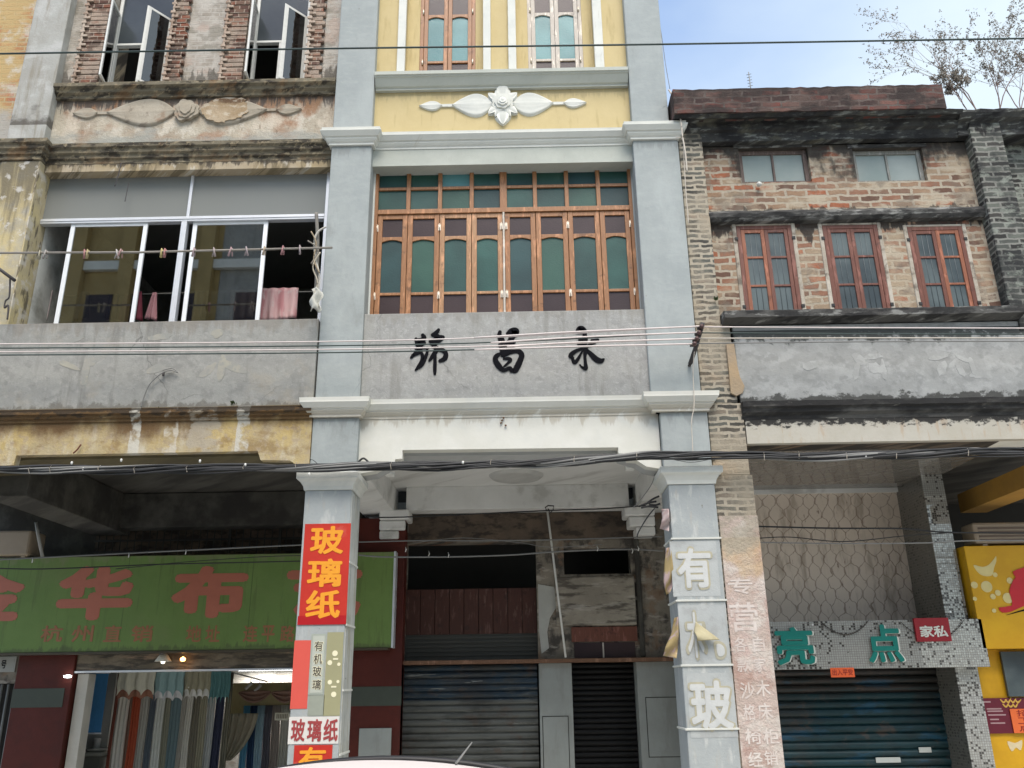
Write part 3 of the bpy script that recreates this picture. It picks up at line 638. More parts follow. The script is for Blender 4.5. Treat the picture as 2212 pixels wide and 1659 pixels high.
# ---- plaster relief on the yellow panel
def relief(parent, cx, cz, q, y, mat, damaged=False, name='relief_ornament', sz=1.):
    """leaf scroll: sx metres half width"""
    mb = MB()
    def leafshape(x0, x1, hgt, zc, yo, k=10):
        up = []; lo = []
        for i in range(k+1):
            t = i/k; hh = hgt*math.sin(math.pi*t)**.8 * (1-.15*math.cos(math.pi*t))
            up.append((x0+(x1-x0)*t, zc+hh)); lo.append((x0+(x1-x0)*t, zc-hh))
        return up, lo
    def dome(x0, x1, h, th):
        n = 18; m = 8
        def fn(u, v):
            hh = h*max(0., math.sin(math.pi*u))**.85*(1+.25*math.cos(math.pi*u)*(1 if x1 > x0 else 1))
            q = 2*v-1
            ridge = .35*math.exp(-(q/.08)**2) - .45*math.exp(-((abs(q)-.55)/.07)**2)*(1 if math.sin(math.pi*u) > .45 else 0)
            return (cx+x0+(x1-x0)*u, y - th*(.55+.45*math.sqrt(max(0, 1-q*q))) - ridge*.012 if abs(q) < .999 else y+.005, cz+q*hh*sz)
        mb.grid(fn, n, m*2)
    for s in (-1, 1):
        sx = 1.; dome(s*q[0], s*q[1], q[4], .035)
        dome(s*q[2], s*q[3], q[5], .03)
        mb.add([(cx+s*(q[1]-.06), y-.02, cz+.022), (cx+s*(q[2]+.05), y-.02, cz+.018), (cx+s*(q[2]+.05), y-.02, cz-.018), (cx+s*(q[1]-.06), y-.02, cz-.022)], [(0, 1, 2, 3)])
        mb.add([(cx+s*(q[1]-.06), y-.02, cz+.022), (cx+s*(q[2]+.05), y-.02, cz+.018), (cx+s*(q[2]+.05), y+.01, cz+.018), (cx+s*(q[1]-.06), y+.01, cz+.022)], [(0, 1, 2, 3)])
        mb.add([(cx+s*(q[1]-.06), y-.02, cz-.022), (cx+s*(q[2]+.05), y-.02, cz-.018), (cx+s*(q[2]+.05), y+.01, cz-.018), (cx+s*(q[1]-.06), y+.01, cz-.022)], [(3, 2, 1, 0)])
    mb.build(name, mat, parent)
    fl = MB()
    if not damaged:
        for ang, ln, wd in ((90, .30, .11), (270, .28, .11), (40, .2, .07), (140, .2, .07), (220, .2, .07), (320, .2, .07), (65, .17, .06), (115, .17, .06), (245, .18, .06), (295, .18, .06)):
            a = R(ang); n = 10
            def fn(u, v, a=a, ln=ln, wd=wd):
                q = 2*v-1; r = .05+ln*u; hh = wd*math.sin(math.pi*min(1, .12+.88*u))**.8
                return (cx+r*math.cos(a)-q*hh*math.sin(a), y-.045-.02*(1-q*q)*math.sin(math.pi*u) if abs(q) < .99 else y, cz+r*math.sin(a)+q*hh*math.cos(a))
            fl.grid(fn, n, 6)
    for rr, yy, k in ((.15, .065, 8), (.115, .085, 7), (.075, .105, 6)):
        if damaged: rr *= 1.2; yy *= 1.35
        n = 48; pts = []
        for i in range(n):
            a = 2*math.pi*i/n; r = rr*(.88+.12*abs(math.sin(k*a/2)))*(.95 if not damaged else .92+.08*math.sin(3*a+k))
            pts.append((cx+r*math.cos(a), cz+r*math.sin(a)))
        fl.prism(pts, y-yy*(.6 if damaged else 1), y)
    fl.lathe([(.0, -.125), (.02, -.123), (.04, -.115), (.045, -.10)], (cx, y, cz), 'y', 16) if not damaged else None
    fl.build('relief_flower', mat, parent, .006)
c = P(1086, 227, .12)
relief(C, c.x, c.z, (.12, .66, .79, 1.09, .185, .075), .12, m_white)

# ---- back wall of the arcade under the centre house
Y3 = 3.05
def at3(px, py): return P(px, py, Y3)
xa0, xa1 = PX(875, 1300, Y3), PX(1160, 1300, Y3); xb0, xb1 = PX(1218, 1210, Y3), PX(1362, 1210, Y3)
zr = PZ(1150, 1432, Y3)
xd0, xd1 = PX(1238, 1540, Y3), PX(1380, 1540, Y3)
bw = wallmesh(-1.75, 2.15, zr+.04, 4.03, Y3, Y3+.25, [(xa0, xa1, zr+.05, PZ(1000, 1172, Y3)), (xb0, xb1, PZ(1290, 1240, Y3), PZ(1290, 1184, Y3)), ])
bw.build('shopfront_wall', m_stone, C)
box('lintel_board', m_lintel, C, xa0-.03, 1.62, Y3-.03, Y3-.002, PZ(1000, 1170, Y3), 3.99, .006)
m_boards = wood('dark_red_boards', (.045, .016, .010), (.065, .022, .014), .7)
z1_, z2_ = PZ(1000, 1272, Y3+.12), PZ(1000, 1370, Y3+.12)
bmb = MB(); nb = 9
for i in range(nb):
    a = xa0+(xa1-xa0)*i/nb; b = xa0+(xa1-xa0)*(i+1)/nb
    bmb.box(a, b-.006, Y3+.12+.008*(i % 2), Y3+.16, z2_, z1_)
bmb.build('transom_boards', m_boards, C, .004)
cmb = MB(); k = 12
for i in range(k):
    za = zr+.05+(z2_-zr-.05)*i/k; zb = zr+.05+(z2_-zr-.05)*(i+1)/k
    cmb.box(xa0, xa1, Y3+.12+(.02 if i % 2 else 0), Y3+.17, za, zb)
cmb.build('shutter_housing', flat('dark_metal_housing', (.05, .05, .042), .6), C)
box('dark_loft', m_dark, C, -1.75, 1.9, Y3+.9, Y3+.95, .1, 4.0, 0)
box('concrete_block', plaster('stained_block', (.30, .27, .215), (.23, .205, .165), [L((.07, .06, .05), 3, .55, .06, .85, .7, 3), L((.42, .39, .34), 4, .6, .06, .5, .6, 3)], fine=.2, bump=.5, k0=131), C, PX(1200, 1300, Y3), PX(1372, 1300, Y3), Y3-.06, Y3-.002, PZ(1290, 1352, Y3), PZ(1290, 1246, Y3), .02)
# fresh white patch on the pier
pp = [(1162, 1262), (1196, 1268), (1205, 1285), (1203, 1310), (1188, 1335), (1182, 1365), (1186, 1400), (1170, 1412), (1164, 1360)]
MB().prism([(P(x, y, Y3).x, P(x, y, Y3).z) for x, y in pp], Y3-.012, Y3-.003).build('plaster_patch', plaster('fresh_patch', (.42, .42, .38), fine=.1), C)
box('door_header', m_woodred, C, PX(1234, 1365, Y3), PX(1376, 1365, Y3), Y3-.03, Y3-.002, PZ(1300, 1386, Y3), PZ(1300, 1354, Y3), .005)
box('fanlight', m_plum, C, PX(1240, 1400, Y3), PX(1372, 1400, Y3), Y3-.012, Y3-.003, PZ(1300, 1421, Y3), PZ(1300, 1388, Y3), 0)
box('fanlight_bar', m_woodgrey, C, PX(1303, 1400, Y3)-.01, PX(1303, 1400, Y3)+.01, Y3-.02, Y3-.013, PZ(1300, 1421, Y3), PZ(1300, 1388, Y3), 0)
box('wall_strip', m_arcdark, C, PX(1376, 1300, Y3), 1.66, Y3-.05, Y3-.003, zr+.05, 3.6, .02)
box('wall_pilaster', flat('bare_conduit_strip', (.16, .16, .15), .8), C, PX(865, 1300, Y3), xa0+.0, Y3-.06, Y3-.003, zr+.05, 3.6, .01)
box('door_rail', wood('rust_brown_rail', (.13, .065, .035), (.17, .09, .05), .7), C, PX(862, 1432, Y3), 2.1, Y3-.16, Y3+.1, zr-.005, zr+.045, .006)
# corrugated shutters (curved slats)
def shutter(parent, x0, x1, z0, z1, y, mat, name='roller_shutter', pitch=.085, amp=.022):
    n = max(2, int((z1-z0)/pitch)); prof = []
    rs = random.Random(int(abs(x0)*100))
    for i in range(n):
        am = amp*rs.uniform(.75, 1.15)
        for j in range(6):
            t = j/6; z = z0+(z1-z0)*(i+t)/n
            prof.append((y - am*math.sin(math.pi*t)**.7 if j else y+.006, z))
    prof.append((y+.006, z1))
    mb = MB(); k = len(prof)
    v = [(x0, a, b) for a, b in prof] + [(x1, a, b) for a, b in prof]
    mb.add(v, [(i, i+k, i+k+1, i+1) for i in range(k-1)])
    return mb.build(name, mat, parent, keep=True)
def shutter_mat(name, base, top, ztop, zsplit, lab=()):
    t = NT(name, .5, .2, .4)
    z = t.pos()[2]; c = t.mix(t.sstep(t.mth('ADD', z, t.mth('MULTIPLY', t.noise(3., 3., .6, .4, 3), .0)), zsplit-.01, zsplit+.01), base, top)
    c = layers(t, c, [L(tuple(x*.5 for x in base), 4, .56, .08, .7, .6, 3), L(tuple(min(1, x*1.5) for x in base), 6, .6, .06, .5, .4, 5), L((.09, .06, .045), 3, .62, .06, .6, 1.2, 1), L((.03, .028, .025), 1.3, .55, .1, .6)] + list(lab))
    t.col(c); return t.m
m_sh1 = shutter_mat('shutter_grey_blue', (.10, .105, .095), (.016, .036, .055), 0, PZ(1000, 1513, Y3), [L((.26, .27, .25), 3.2, .66, .01, .8, .35, 5, off=44)])
shutter(C, xa0, xa1-.02, G, zr-.005, Y3+.1, m_sh1)
shutter(C, xd0, xd1, G, zr-.005, Y3+.35, flat('black_shutter', (.006, .006, .006), .6), pitch=.07)
box('door_pier', m_greypanel, C, PX(1166, 1540, Y3), xd0, Y3-.02, Y3+.3, G, zr-.006, .006)
box('door_pier', m_greypanel, C, xd1, 2.2, Y3-.02, Y3+.3, G, zr-.006, .006)
for a, b, z0, z1 in ((PX(1174, 1600, Y3), PX(1228, 1600, Y3), .4, PZ(1200, 1548, Y3)), (PX(1398, 1560, Y3), PX(1470, 1560, Y3), PZ(1430, 1634, Y3), PZ(1430, 1507, Y3))):
    box('meter_cover', m_greypanel, C, a, b, Y3-.034, Y3-.022, z0, z1, .003)
    box('meter_cover_gap', m_dark, C, a-.01, b+.01, Y3-.0225, Y3-.0202, z0-.01, z1+.01, 0)
box('red_brown_pier', plaster('oxide_red_tiles', (.085, .016, .010), (.07, .013, .008), [L((.05, .012, .008), 3, .55, .1, .6)], fine=.1, k0=160, rough=.5), C, -2.42, -1.62, 2.75, 3.0, G, 3.9, .01)
box('pier_band', flat('dark_green_tile', (.05, .06, .045), .5), C, -2.425, -1.615, 2.742, 2.8, PZ(810, 1525, 2.75), PZ(810, 1483, 2.75), .004)
box('pier_frame', flat('rust_frame', (.13, .04, .02), .6), C, -1.62, PX(866, 1500, 2.8), 2.78, 2.95, G, zr, .004)
box('meter_cover', m_greypanel, C, PX(775, 1620, 2.75), PX(845, 1620, 2.75), 2.725, 2.741, .5, PZ(810, 1573, 2.75), .004)

# ================================================================== left shophouse
A = thing('shophouse', 'weathered shophouse with stained plaster relief, red brick window edges and wide aluminium window', 'shophouse', (-4.2, 0, 0))
LX0, LX1 = -6.02, -2.33
win = [(-5.50, -4.66, 9.16, 11.9), (-3.58, -2.78, 9.16, 11.9)]
wallmesh(LX0, LX1, 9.12, ZT-.2, .14, .42, win).build('upper_wall', m_Lupper, A)
for x0, x1 in ((-5.82, -5.52), (-4.64, -4.44), (-3.88, -3.60), (-2.76, -2.58)):
    q = MB(); z = 9.17; i = 0
    left = abs(x1 + 5.52) < .01 or abs(x1+3.60) < .01
    mid = (x0+x1)/2
    while z < ZT-.3:
        e = .035 if i % 2 else 0
        a = x0 - (e if left else 0); b = x1 + (e if not left else 0)
        q.box(a, b, .085 + random.uniform(0, .012), .139, z+.004, z+.068); z += .074; i += 1
    q.build('brick_quoin', m_Lquoin, A, .006)
    t0, t1 = (x0-.02, x0+.10) if left else (x0, x0+.10)
    q = MB(); z = 9.17; i = 0; q.box(t0+.002, t0+.03, .070, .0845, 9.175, ZT-.25)
    while z < ZT-.3:
        q.box(t0 - (.0 if i % 2 else .02), t0+.045+(.045 if i % 2 else 0), .058+random.uniform(0, .012), .084, z+.016+random.uniform(-.008, .008), z+.052); z += .074; i += 1
    q.build('plaster_teeth', plaster('pale_mortar_teeth', (.44, .37, .30), (.33, .24, .18), [L((.2, .14, .1), 5, .55, .06, .7)], fine=.2), A, .004)
MB().sweep([(LX0, .139), (LX1, .139)], [(0, 9.0), (.05, 9.0), (.06, 9.04), (.10, 9.06), (.11, 9.10), (.155, 9.12), (.16, 9.17), (0, 9.185)]).build('window_ledge', m_Lledge, A)
wallmesh(LX0, LX1, 8.2, 9.02, .13, .42, []).build('relief_panel', m_Lrelief, A)
rc = P(405, 242, .13)
relief(A, rc.x, rc.z, (.14, 1.05, 1.17, 1.5, .22, .085), .13, m_Lleaf, damaged=True)
# broken hollow in the right leaf: raised plate, rim shadow put into its colour
hole = [(436, 236), (458, 222), (480, 216), (505, 217), (528, 215), (533, 228), (538, 240), (528, 253), (505, 262), (478, 268), (455, 262), (441, 250)]
hp = smooth_poly([(P(x, y, .13).x, P(x, y, .13).z) for x, y in hole], 4)
hp = [(x+random.uniform(-.02, .02), z+random.uniform(-.016, .016)) for x, z in hp]
MB().prism(hp, .088, .11).build('broken_relief_patch', plaster('rubble_rim_shade', (.30, .22, .13), (.40, .32, .22), [L((.12, .07, .04), 3, .52, .06, .9, 1, 2, z=rc.z+.17, h=.14), L((.46, .40, .31), 9, .55, .05, .8, 1, 2)], fine=.25, bump=1.), A, .004)
def lcorn(path, zb, zt, out, m, parent, name='cornice'):
    h = zt-zb
    return MB().sweep(path, [(-.02, zb), (.02, zb), (.025, zb+.22*h), (.05, zb+.25*h), (.055, zb+.45*h), (.085, zb+.5*h), (.09, zb+.7*h), (out, zb+.76*h), (out+.006, zt-.01), (out-.02, zt), (-.02, zt+.01)]).build(name, m, parent)
lcorn([(-7.6, .12), (-6.52, .12), (-6.52, 0), (-6.02, 0), (-6.02, .13), (-2.33, .13)], 8.01, 8.26, .12, m_Lledge, A)
wallmesh(LX0, LX1, 7.90, 8.06, .115, .42, []).build('lintel_band', m_Lband, A)
box('pilaster', m_Lpil, A, -6.50, -6.02, 0, .42, 8.26, ZT, .012); box('pilaster', m_Lpil2, A, -6.50, -6.02, 0, .42, 5.70, 8.0, .012)
box('pilaster_edge', plaster('yellow_flaked_edge', (.50, .42, .22), (.42, .36, .24), [L((.07, .06, .05), 4, .56, .06, .8, 3, .8), L((.55, .52, .46), 4, .56, .06, .7)], fine=.2, bump=.5), A, -6.022, -6.005, .005, .41, 5.75, 8.0, 0)
box('parapet', m_granite2, A, -8.0, -2.335, -.02, .35, 4.675, 5.742, .008)
# faint painted-over characters on the parapet
def ghost(parent, y, mat, blobs):
    for i, (x, yy, rx, rz, a) in enumerate(blobs):
        mb = MB(); p = P(x, yy, y); pts = []
        for k in range(14):
            t = 2*math.pi*k/14; q = 1+random.uniform(-.18, .18); u, v = rx*q*math.cos(t)/175, rz*q*math.sin(t)/175
            pts.append((p.x+u*math.cos(a)-v*math.sin(a), p.z+u*math.sin(a)+v*math.cos(a)))
        mb.prism(smooth_poly(pts, 2), y-.0018-.0003*(i % 6), y+.001)
        mb.build('faded_mark', mat, parent)
mg = plaster('faded_ochre_mark', (.345, .33, .27), (.29, .285, .26), [L((.27, .272, .25), 7, .50, .06, .85)], fine=.14, bscale=60)
ghost(A, -.02, mg, [(345, 728, 24, 7, .1), (355, 765, 20, 5, 0), (335, 798, 20, 9, .3), (365, 800, 14, 6, -.2), (470, 720, 13, 9, .4), (478, 795, 8, 26, 0), (450, 800, 22, 8, .8), (505, 792, 30, 9, -.5), (160, 735, 18, 6, .3), (190, 745, 10, 8, 0), (150, 790, 26, 6, -.4), (185, 800, 7, 26, .1), (200, 780, 13, 9, .5), (182, 825, 7, 10, 0)])
lcorn([(-8, 0), (-2.335, 0)], 4.52, 4.675, .05, m_Lbeam, A)
MB().prism([(-8, 4.53), (-2.335, 4.53), (-2.335, 3.95), (-2.45, 3.97), (-2.55, 4.04), (-2.88, 4.05), (-2.92, 4.155), (-5.62, 4.15), (-5.63, 4.04), (-5.8, 4.035), (-6.0, 3.98), (-8, 3.95)], .0, .10).build('beam', m_Lbeam, A)
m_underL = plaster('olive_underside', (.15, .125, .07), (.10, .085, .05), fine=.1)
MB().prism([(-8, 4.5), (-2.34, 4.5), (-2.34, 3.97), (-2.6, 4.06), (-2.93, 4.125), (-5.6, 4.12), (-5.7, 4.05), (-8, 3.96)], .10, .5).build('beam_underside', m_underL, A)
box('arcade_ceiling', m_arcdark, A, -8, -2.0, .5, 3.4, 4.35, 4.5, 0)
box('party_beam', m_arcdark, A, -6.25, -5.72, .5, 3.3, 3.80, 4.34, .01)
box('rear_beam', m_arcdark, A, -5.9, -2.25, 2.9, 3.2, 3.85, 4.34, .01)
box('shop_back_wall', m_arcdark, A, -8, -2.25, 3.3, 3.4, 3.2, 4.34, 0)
box('body_wall', m_Lupper, A, -7.9, -2.35, 8, 8.2, 0, ZT-.2, 0); box('roof', m_Lledge, A, -6.5, -2.35, .42, 8.2, ZT-.2, ZT-.08, 0)
# upper rooms
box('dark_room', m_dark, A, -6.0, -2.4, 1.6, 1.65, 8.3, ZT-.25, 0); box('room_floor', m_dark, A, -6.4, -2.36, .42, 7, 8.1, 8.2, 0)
# room behind the wide window
MB().add([(-5.99, .34, 5.70), (-5.99, 3.6, 5.70), (-5.99, 3.6, 7.95), (-5.99, .34, 7.95)], [(0, 1, 2, 3)]).build('room_side_wall', plaster('window_lit_wall', (.72, .72, .66), (.62, .62, .56), [L((.18, .17, .13), 1.2, .56, .1, .7)], fine=.08), A)  # window light put into the paint: paler than the other room walls
box('room_wall', m_room, A, -6.2, -2.36, 3.6, 3.7, 5.6, 8.0, 0); box('room_side_wall', m_room, A, -2.40, -2.36, .5, 3.6, 5.6, 8.0, 0)
box('room_floor', m_dark, A, -6.2, -2.36, .36, 3.6, 5.55, 5.66, 0); box('room_ceiling', plaster('room_ceiling', (.22, .22, .2)), A, -6.2, -2.36, .43, 3.6, 7.90, 8.0, 0)

# wide aluminium window
yw = .24
wx = [PX(52, 585, yw), PX(139, 585, yw), PX(298, 583, yw), PX(385, 580, yw), PX(408, 581, yw), PX(563, 579, yw), -2.37]
zs, ztr, ztp = 5.765, 7.262, 7.99
f = MB(); frame(f, wx[0]-.02, -2.36, zs-.02, ztp, .055, yw, yw+.09)
f.box(wx[0]+.035, -2.415, yw-.004, yw+.08, ztr-.035, ztr+.035); f.box(wx[3]-.035, wx[3]+.035, yw-.003, yw+.085, zs+.035, ztr-.036)
f.box(wx[3]-.018+.03, wx[3]+.018+.03, yw+.005, yw+.07, ztr+.036, ztp-.055)
f.box(wx[0]+.035, -2.415, yw-.012, yw-.004, ztr-.008, ztr+.004)
Wl = f.build('window', m_alu, A, .004)
for a, b, yy in ((wx[1], wx[2], .02), (wx[4], wx[5], .03)):
    s = MB(); frame(s, a-.03, b+.03, zs+.03, ztr-.037, .052, yw+yy, yw+yy+.03, .04, .035); s.build('sliding_sash', flat('bright_aluminium', (.78, .8, .8), .35, .2, .08), Wl, .003)
    MB().box(a+.02, b-.02, yw+yy+.012, yw+yy+.017, zs+.06, ztr-.07).build('pane', m_glass_d, Wl)
m_refl = NT('pane_painted_sky_grey', .08, spec=.5); m_refl.col((.20, .21, .20))  # grey base colour stands in for the reflected sky
for a, b in ((wx[0]+.03, wx[3]+.01), (wx[3]+.05, -2.41)):
    MB().box(a, b, yw+.03, yw+.036, ztr+.03, ztp-.05).build('pane', m_refl.m, Wl)
# upper casements, open outwards
m_darkpane = patterned_glass('dark_clear_pane', (.035, .042, .048), (.055, .065, .07), .12)
for wi, (x0, x1, z0, z1) in enumerate(win):
    f = MB(); frame(f, x0+.02, x1-.02, z0, z1, .045, .26, .33); f.box(x0+.065, x1-.065, .262, .325, 9.985+.02, 10.02+.02)
    fo = f.build('window', m_steelw, A, .004)
    MB().box(x0+.065, x1-.065, .28, .286, 10.04, 11.8).build('pane', m_darkpane, fo)
    # frame rails in front of fixed lights
    MB().box((x0+x1)/2-.02, (x0+x1)/2+.02, .258, .33, z0+.05, 10.0).build('mullion', m_steelw, fo, .003)
    def leaf(hx, hy, wdt, ang, zz0, zz1):
        ca, sa = math.cos(R(ang)), math.sin(R(ang)); mb = MB(); t = .035
        def q(u0, u1, c, d, th=.014):
            pts = []
            for z in (c, d):
                for w2 in (-th, th):
                    for u in (u0, u1): pts.append((hx+u*ca-w2*sa, hy-abs(u)*abs(sa)*1.0+w2*ca if False else hy+u*(-sa)+w2*ca, z))
            return pts
        fc = [(0, 2, 3, 1), (4, 5, 7, 6), (0, 1, 5, 4), (2, 6, 7, 3), (0, 4, 6, 2), (1, 3, 7, 5)]
        mb.add(q(0, t, zz0, zz1), fc); mb.add(q(wdt-t, wdt, zz0, zz1), fc); mb.add(q(t, wdt-t, zz0, zz0+t), fc); mb.add(q(t, wdt-t, zz1-t, zz1), fc)
        o = mb.build('casement', m_steelw, fo, .002)
        MB().add(q(t*.7, wdt-t*.7, zz0+t*.7, zz1-t*.7, .003), fc).build('casement_pane', m_glass, fo)
    zb, ztp2 = 9.20, 10.36 if wi == 0 else 10.36
    leaf(x1-.06, .25, .34, 180-52 if wi == 0 else 180-48, zb, 10.42)
    leaf(x0+.05, .25, .33, 82 if wi == 0 else 84, zb+.05, 10.50)
# left neighbour
B = thing('neighbour_house', 'orange and ochre washed brick house at the left edge of the photo', 'house', (-7.2, .1, 0))
box('upper_wall', m_FL, B, -8.6, -6.50, .12, .5, 8.28, ZT-.1, 0); box('lower_wall', m_Lpil2, B, -8.6, -6.501, .02, .5, 5.7, 8.0, 0)
box('roof', m_Lledge, B, -8.6, -6.5, .5, 8, ZT-.1, ZT, 0)
box('party_pillar', m_Lpil, B, -6.62, -6.12, .0, .5, G, 3.96, .02)

# ================================================================== right shophouse
D_ = thing('shophouse', 'low soot blackened brick shophouse with three red framed windows and grey brick edge', 'shophouse', (4.0, 0, 0))
def c3(cx, cy): return (2600+cx/1.276)/1.8192, (cy/1.276)/1.8192
def px3(cx, cy, Y): return P(*c3(cx, cy), Y)
RX0, RX1 = 2.36, 5.73
RW = .14
tw = []
for a, b, c_, d in ((385, 775, 745, 910), (960, 1355, 745, 905)):
    tl = px3(a, c_, RW); br = px3(b, d, RW); bl = px3(a+17, d, RW)
    tw.append(((tl.x+bl.x)/2, (px3(735 if a < 500 else 1310, c_, RW).x + br.x)/2 - .03, br.z, tl.z))
rw = []
for x0, x1, y0_, x2, x3 in ((370, 645, 1135, 418, 703), (797, 1075, 1132, 868, 1150), (1222, 1497, 1140, 1308, 1592)):
    a = (px3(x0, y0_, RW).x + px3(x2, 1525, RW).x)/2; b = (px3(x1, y0_, RW).x+px3(x3, 1522, RW).x)/2
    rw.append((a, b, 5.74, px3(x0, y0_, RW).z))
wallmesh(RX0, RX1, 7.05, 8.2, RW, .45, tw).build('upper_wall', m_Rbrick, D_)
wallmesh(RX0, RX1, 5.6, 7.05, RW, .45, rw).build('wall', m_Rbrick, D_)
for x0, x1, z0, z1 in rw:   # pale plaster reveals round the red windows
    f = MB(); frame(f, x0-.05, x1+.05, z0-.0, z1+.03, .05, RW-.012, RW+.02, .03, .03); f.build('window_surround', plaster('crumbling_surround', (.46, .42, .35), (.33, .29, .23), [L((.12, .1, .08), 5, .57, .06, .8)], fine=.2, bump=.8), D_, .01)
# ledges and cornice
ra = px3(240, 1085, -.0).z
def rough(mb, amp):
    for v in mb.v: v.z += random.uniform(-amp, amp); v.y += random.uniform(-amp, amp)
    return mb
def longprof(prof, x0, x1, n, amp):
    mb = MB(); m = len(prof); v = []
    for i in range(n+1):
        x = x0+(x1-x0)*i/n
        v += [(x, p[0]+random.uniform(-amp, amp), p[1]+random.uniform(-amp, amp)) for p in prof]
    f = [[i*m+j, (i+1)*m+j, (i+1)*m+(j+1) % m, i*m+(j+1) % m] for i in range(n) for j in range(m)]
    f += [list(range(m)), [n*m+j for j in range(m)][::-1]]
    return mb.add(v, f)
longprof([(RW+.02, 6.97), (.07, 6.98), (.03, 7.02), (.02, 7.07), (.06, 7.12), (RW+.02, 7.15)], RX0, RX1+.02, 46, .006).build('brick_ledge', m_Rledge, D_)
longprof([(RW+.3, 5.58), (-.0, 5.58), (-.06, 5.60), (-.14, 5.61), (-.15, 5.69), (-.13, 5.70), (RW+.02, 5.735)], RX0+.02, 5.82, 50, .004).build('window_ledge', m_Rledge, D_)
zf0 = px3(700, 555, -.22).z; zf1 = px3(700, 440, -.22).z; print('fascia', zf0, zf1)
longprof([(-.22, zf0), (-.23, zf1), (-.05, zf1+.03), (.3, zf1+.02), (.3, zf0)], 2.0, 5.38, 40, .007).build('parapet_fascia', m_Rcap, D_)
zc = px3(700, 705, .05).z
longprof([(.3, zc), (.04, zc), (.03, zc+.12), (-.02, zc+.14), (-.03, zc+.24), (-.05, zc+.26), (-.16, zf0-.04), (-.20, zf0-.001), (.3, zf0-.001)], 2.0, 5.60, 40, .006).build('cornice', m_Rsoot, D_)
wallmesh(2.0, 5.75, 8.1, zc+.02, RW, .45, []).build('top_wall', m_Rbrick, D_)
box('parapet_wall', m_darkbrick, D_, 2.0, 5.6, .3, .45, zf0, zf1-.02, 0)
# grey brick edge pier, slightly ragged
pp = MB()
for i, (x1, z0, z1) in enumerate(((2.37, 5.6, 8.3), (2.47, 4.63, 5.6), (2.52, 3.8, 4.63), (2.545, G, 3.8))):
    pp.box(2.07 if z0 > 3.9 else 2.12, x1, .03, .5, z0, z1)
pp.build('brick_pier', m_greybrick, D_, .01)
m_pinkpier = plaster('pink_washed_pier', (.46, .36, .32), (.42, .35, .30), [L((.52, .48, .43), 3, .53, .06, .8), L((.30, .17, .13), 2.5, .57, .07, .6), L((.46, .32, .17), 3.2, .56, .10, .6, z=3.1, h=.75), L((.30, .27, .21), 2.4, .50, .07, .8, z=3.8, h=1.3), L((.04, .03, .03), 12, .70, .03, .9)], fine=.22, bump=1., k0=150, dist=.015, bscale=24)
box('pier_render', m_pinkpier, D_, 2.13, 2.547, .012, .031, G, 3.35, .004)
# ghost price-list lettering on the pier
m_gw = plaster('faded_white_paint', (.60, .56, .52), (.52, .46, .42), [L((.46, .38, .34), 9, .55, .05, .9)], fine=.15)
def c20(cx, cy): return (2780+cx/2.028)/1.8192, (2200+cy/2.028)/1.8192
for ch, a, b, c_, d in (('专', 165, 360, 140, 275), ('营', 178, 408, 335, 575), ('各', 215, 312, 615, 735), ('自', 362, 456, 612, 735), ('款', 235, 350, 780, 895), ('家', 368, 470, 780, 895), ('沙', 262, 375, 975, 1110), ('木', 385, 500, 960, 1090), ('格', 285, 385, 1150, 1280), ('床', 400, 520, 1140, 1275), ('椅', 300, 430, 1345, 1470), ('柜', 445, 570, 1345, 1470), ('经', 325, 440, 1530, 1650), ('销', 455, 560, 1520, 1640)):
    p0 = P(*c20(a, d), .012); p1 = P(*c20(b, c_), .012); xo = P(*c20(a, c_), .012).x; x_b = P(*c20(b, d), .012).x
    glyph(ch, 'faded_character', m_gw, D_, (p0.x+xo)/2+.0, (p1.x+x_b)/2, p0.z, p1.z, .0118, .002, .014)
# front parapet, cornice, beam
box('parapet', m_Rpar, D_, 2.50, 7.6, .015, .4, 4.62, 5.57, .01)
mg2 = plaster('faded_white_mark', (.38, .385, .37), (.34, .345, .33), [L((.30, .305, .29), 8, .52, .06, .8)], fine=.12, bscale=60)
ghost(D_, .015, mg2, [(1855, 775, 9, 16, .7), (1850, 800, 6, 20, -.3), (1885, 770, 20, 6, .1), (1890, 795, 14, 12, 0), (1908, 800, 6, 22, 0), (2030, 770, 22, 6, .3), (2035, 795, 8, 18, -.4), (2060, 785, 14, 6, .7), (2080, 775, 16, 5, -.5), (2075, 800, 7, 14, .4), (2100, 790, 6, 20, .1), (1750, 790, 18, 9, .3), (2110, 810, 14, 7, 0)])
og = [(1568, 745), (1585, 742), (1592, 790), (1598, 815), (1608, 835), (1604, 850), (1590, 856), (1578, 850), (1574, 800)]
MB().prism([(P(x, y, .012).x, P(x, y, .012).z) for x, y in og], -.005, .03).build('torn_ochre_patch', plaster('ochre_patch', (.40, .29, .17), (.30, .24, .17), fine=.2, bump=.8), D_, .004)
longprof([(.4, 4.43), (.03, 4.43), (.02, 4.47), (-.02, 4.50), (-.03, 4.54), (-.06, 4.56), (-.065, 4.62), (-.02, 4.625), (.4, 4.625)], 2.5, 7.6, 50, .003).build('cornice', m_Rcorn, D_)
MB().prism([(2.53, 4.435), (7.6, 4.435), (7.6, 4.16), (2.53, 4.155)], .035, .12).build('beam', m_Rbeam, D_)
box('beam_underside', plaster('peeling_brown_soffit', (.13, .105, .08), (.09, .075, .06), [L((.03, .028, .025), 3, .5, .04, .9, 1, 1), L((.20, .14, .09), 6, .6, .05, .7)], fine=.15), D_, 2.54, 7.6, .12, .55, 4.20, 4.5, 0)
MB().add([(5.45, .2, 4.198), (7.6, .2, 4.198), (7.6, .55, 4.198), (5.45, .55, 4.198)], [(0, 1, 2, 3)]).build('soffit_patch', m_whitebeam, D_)
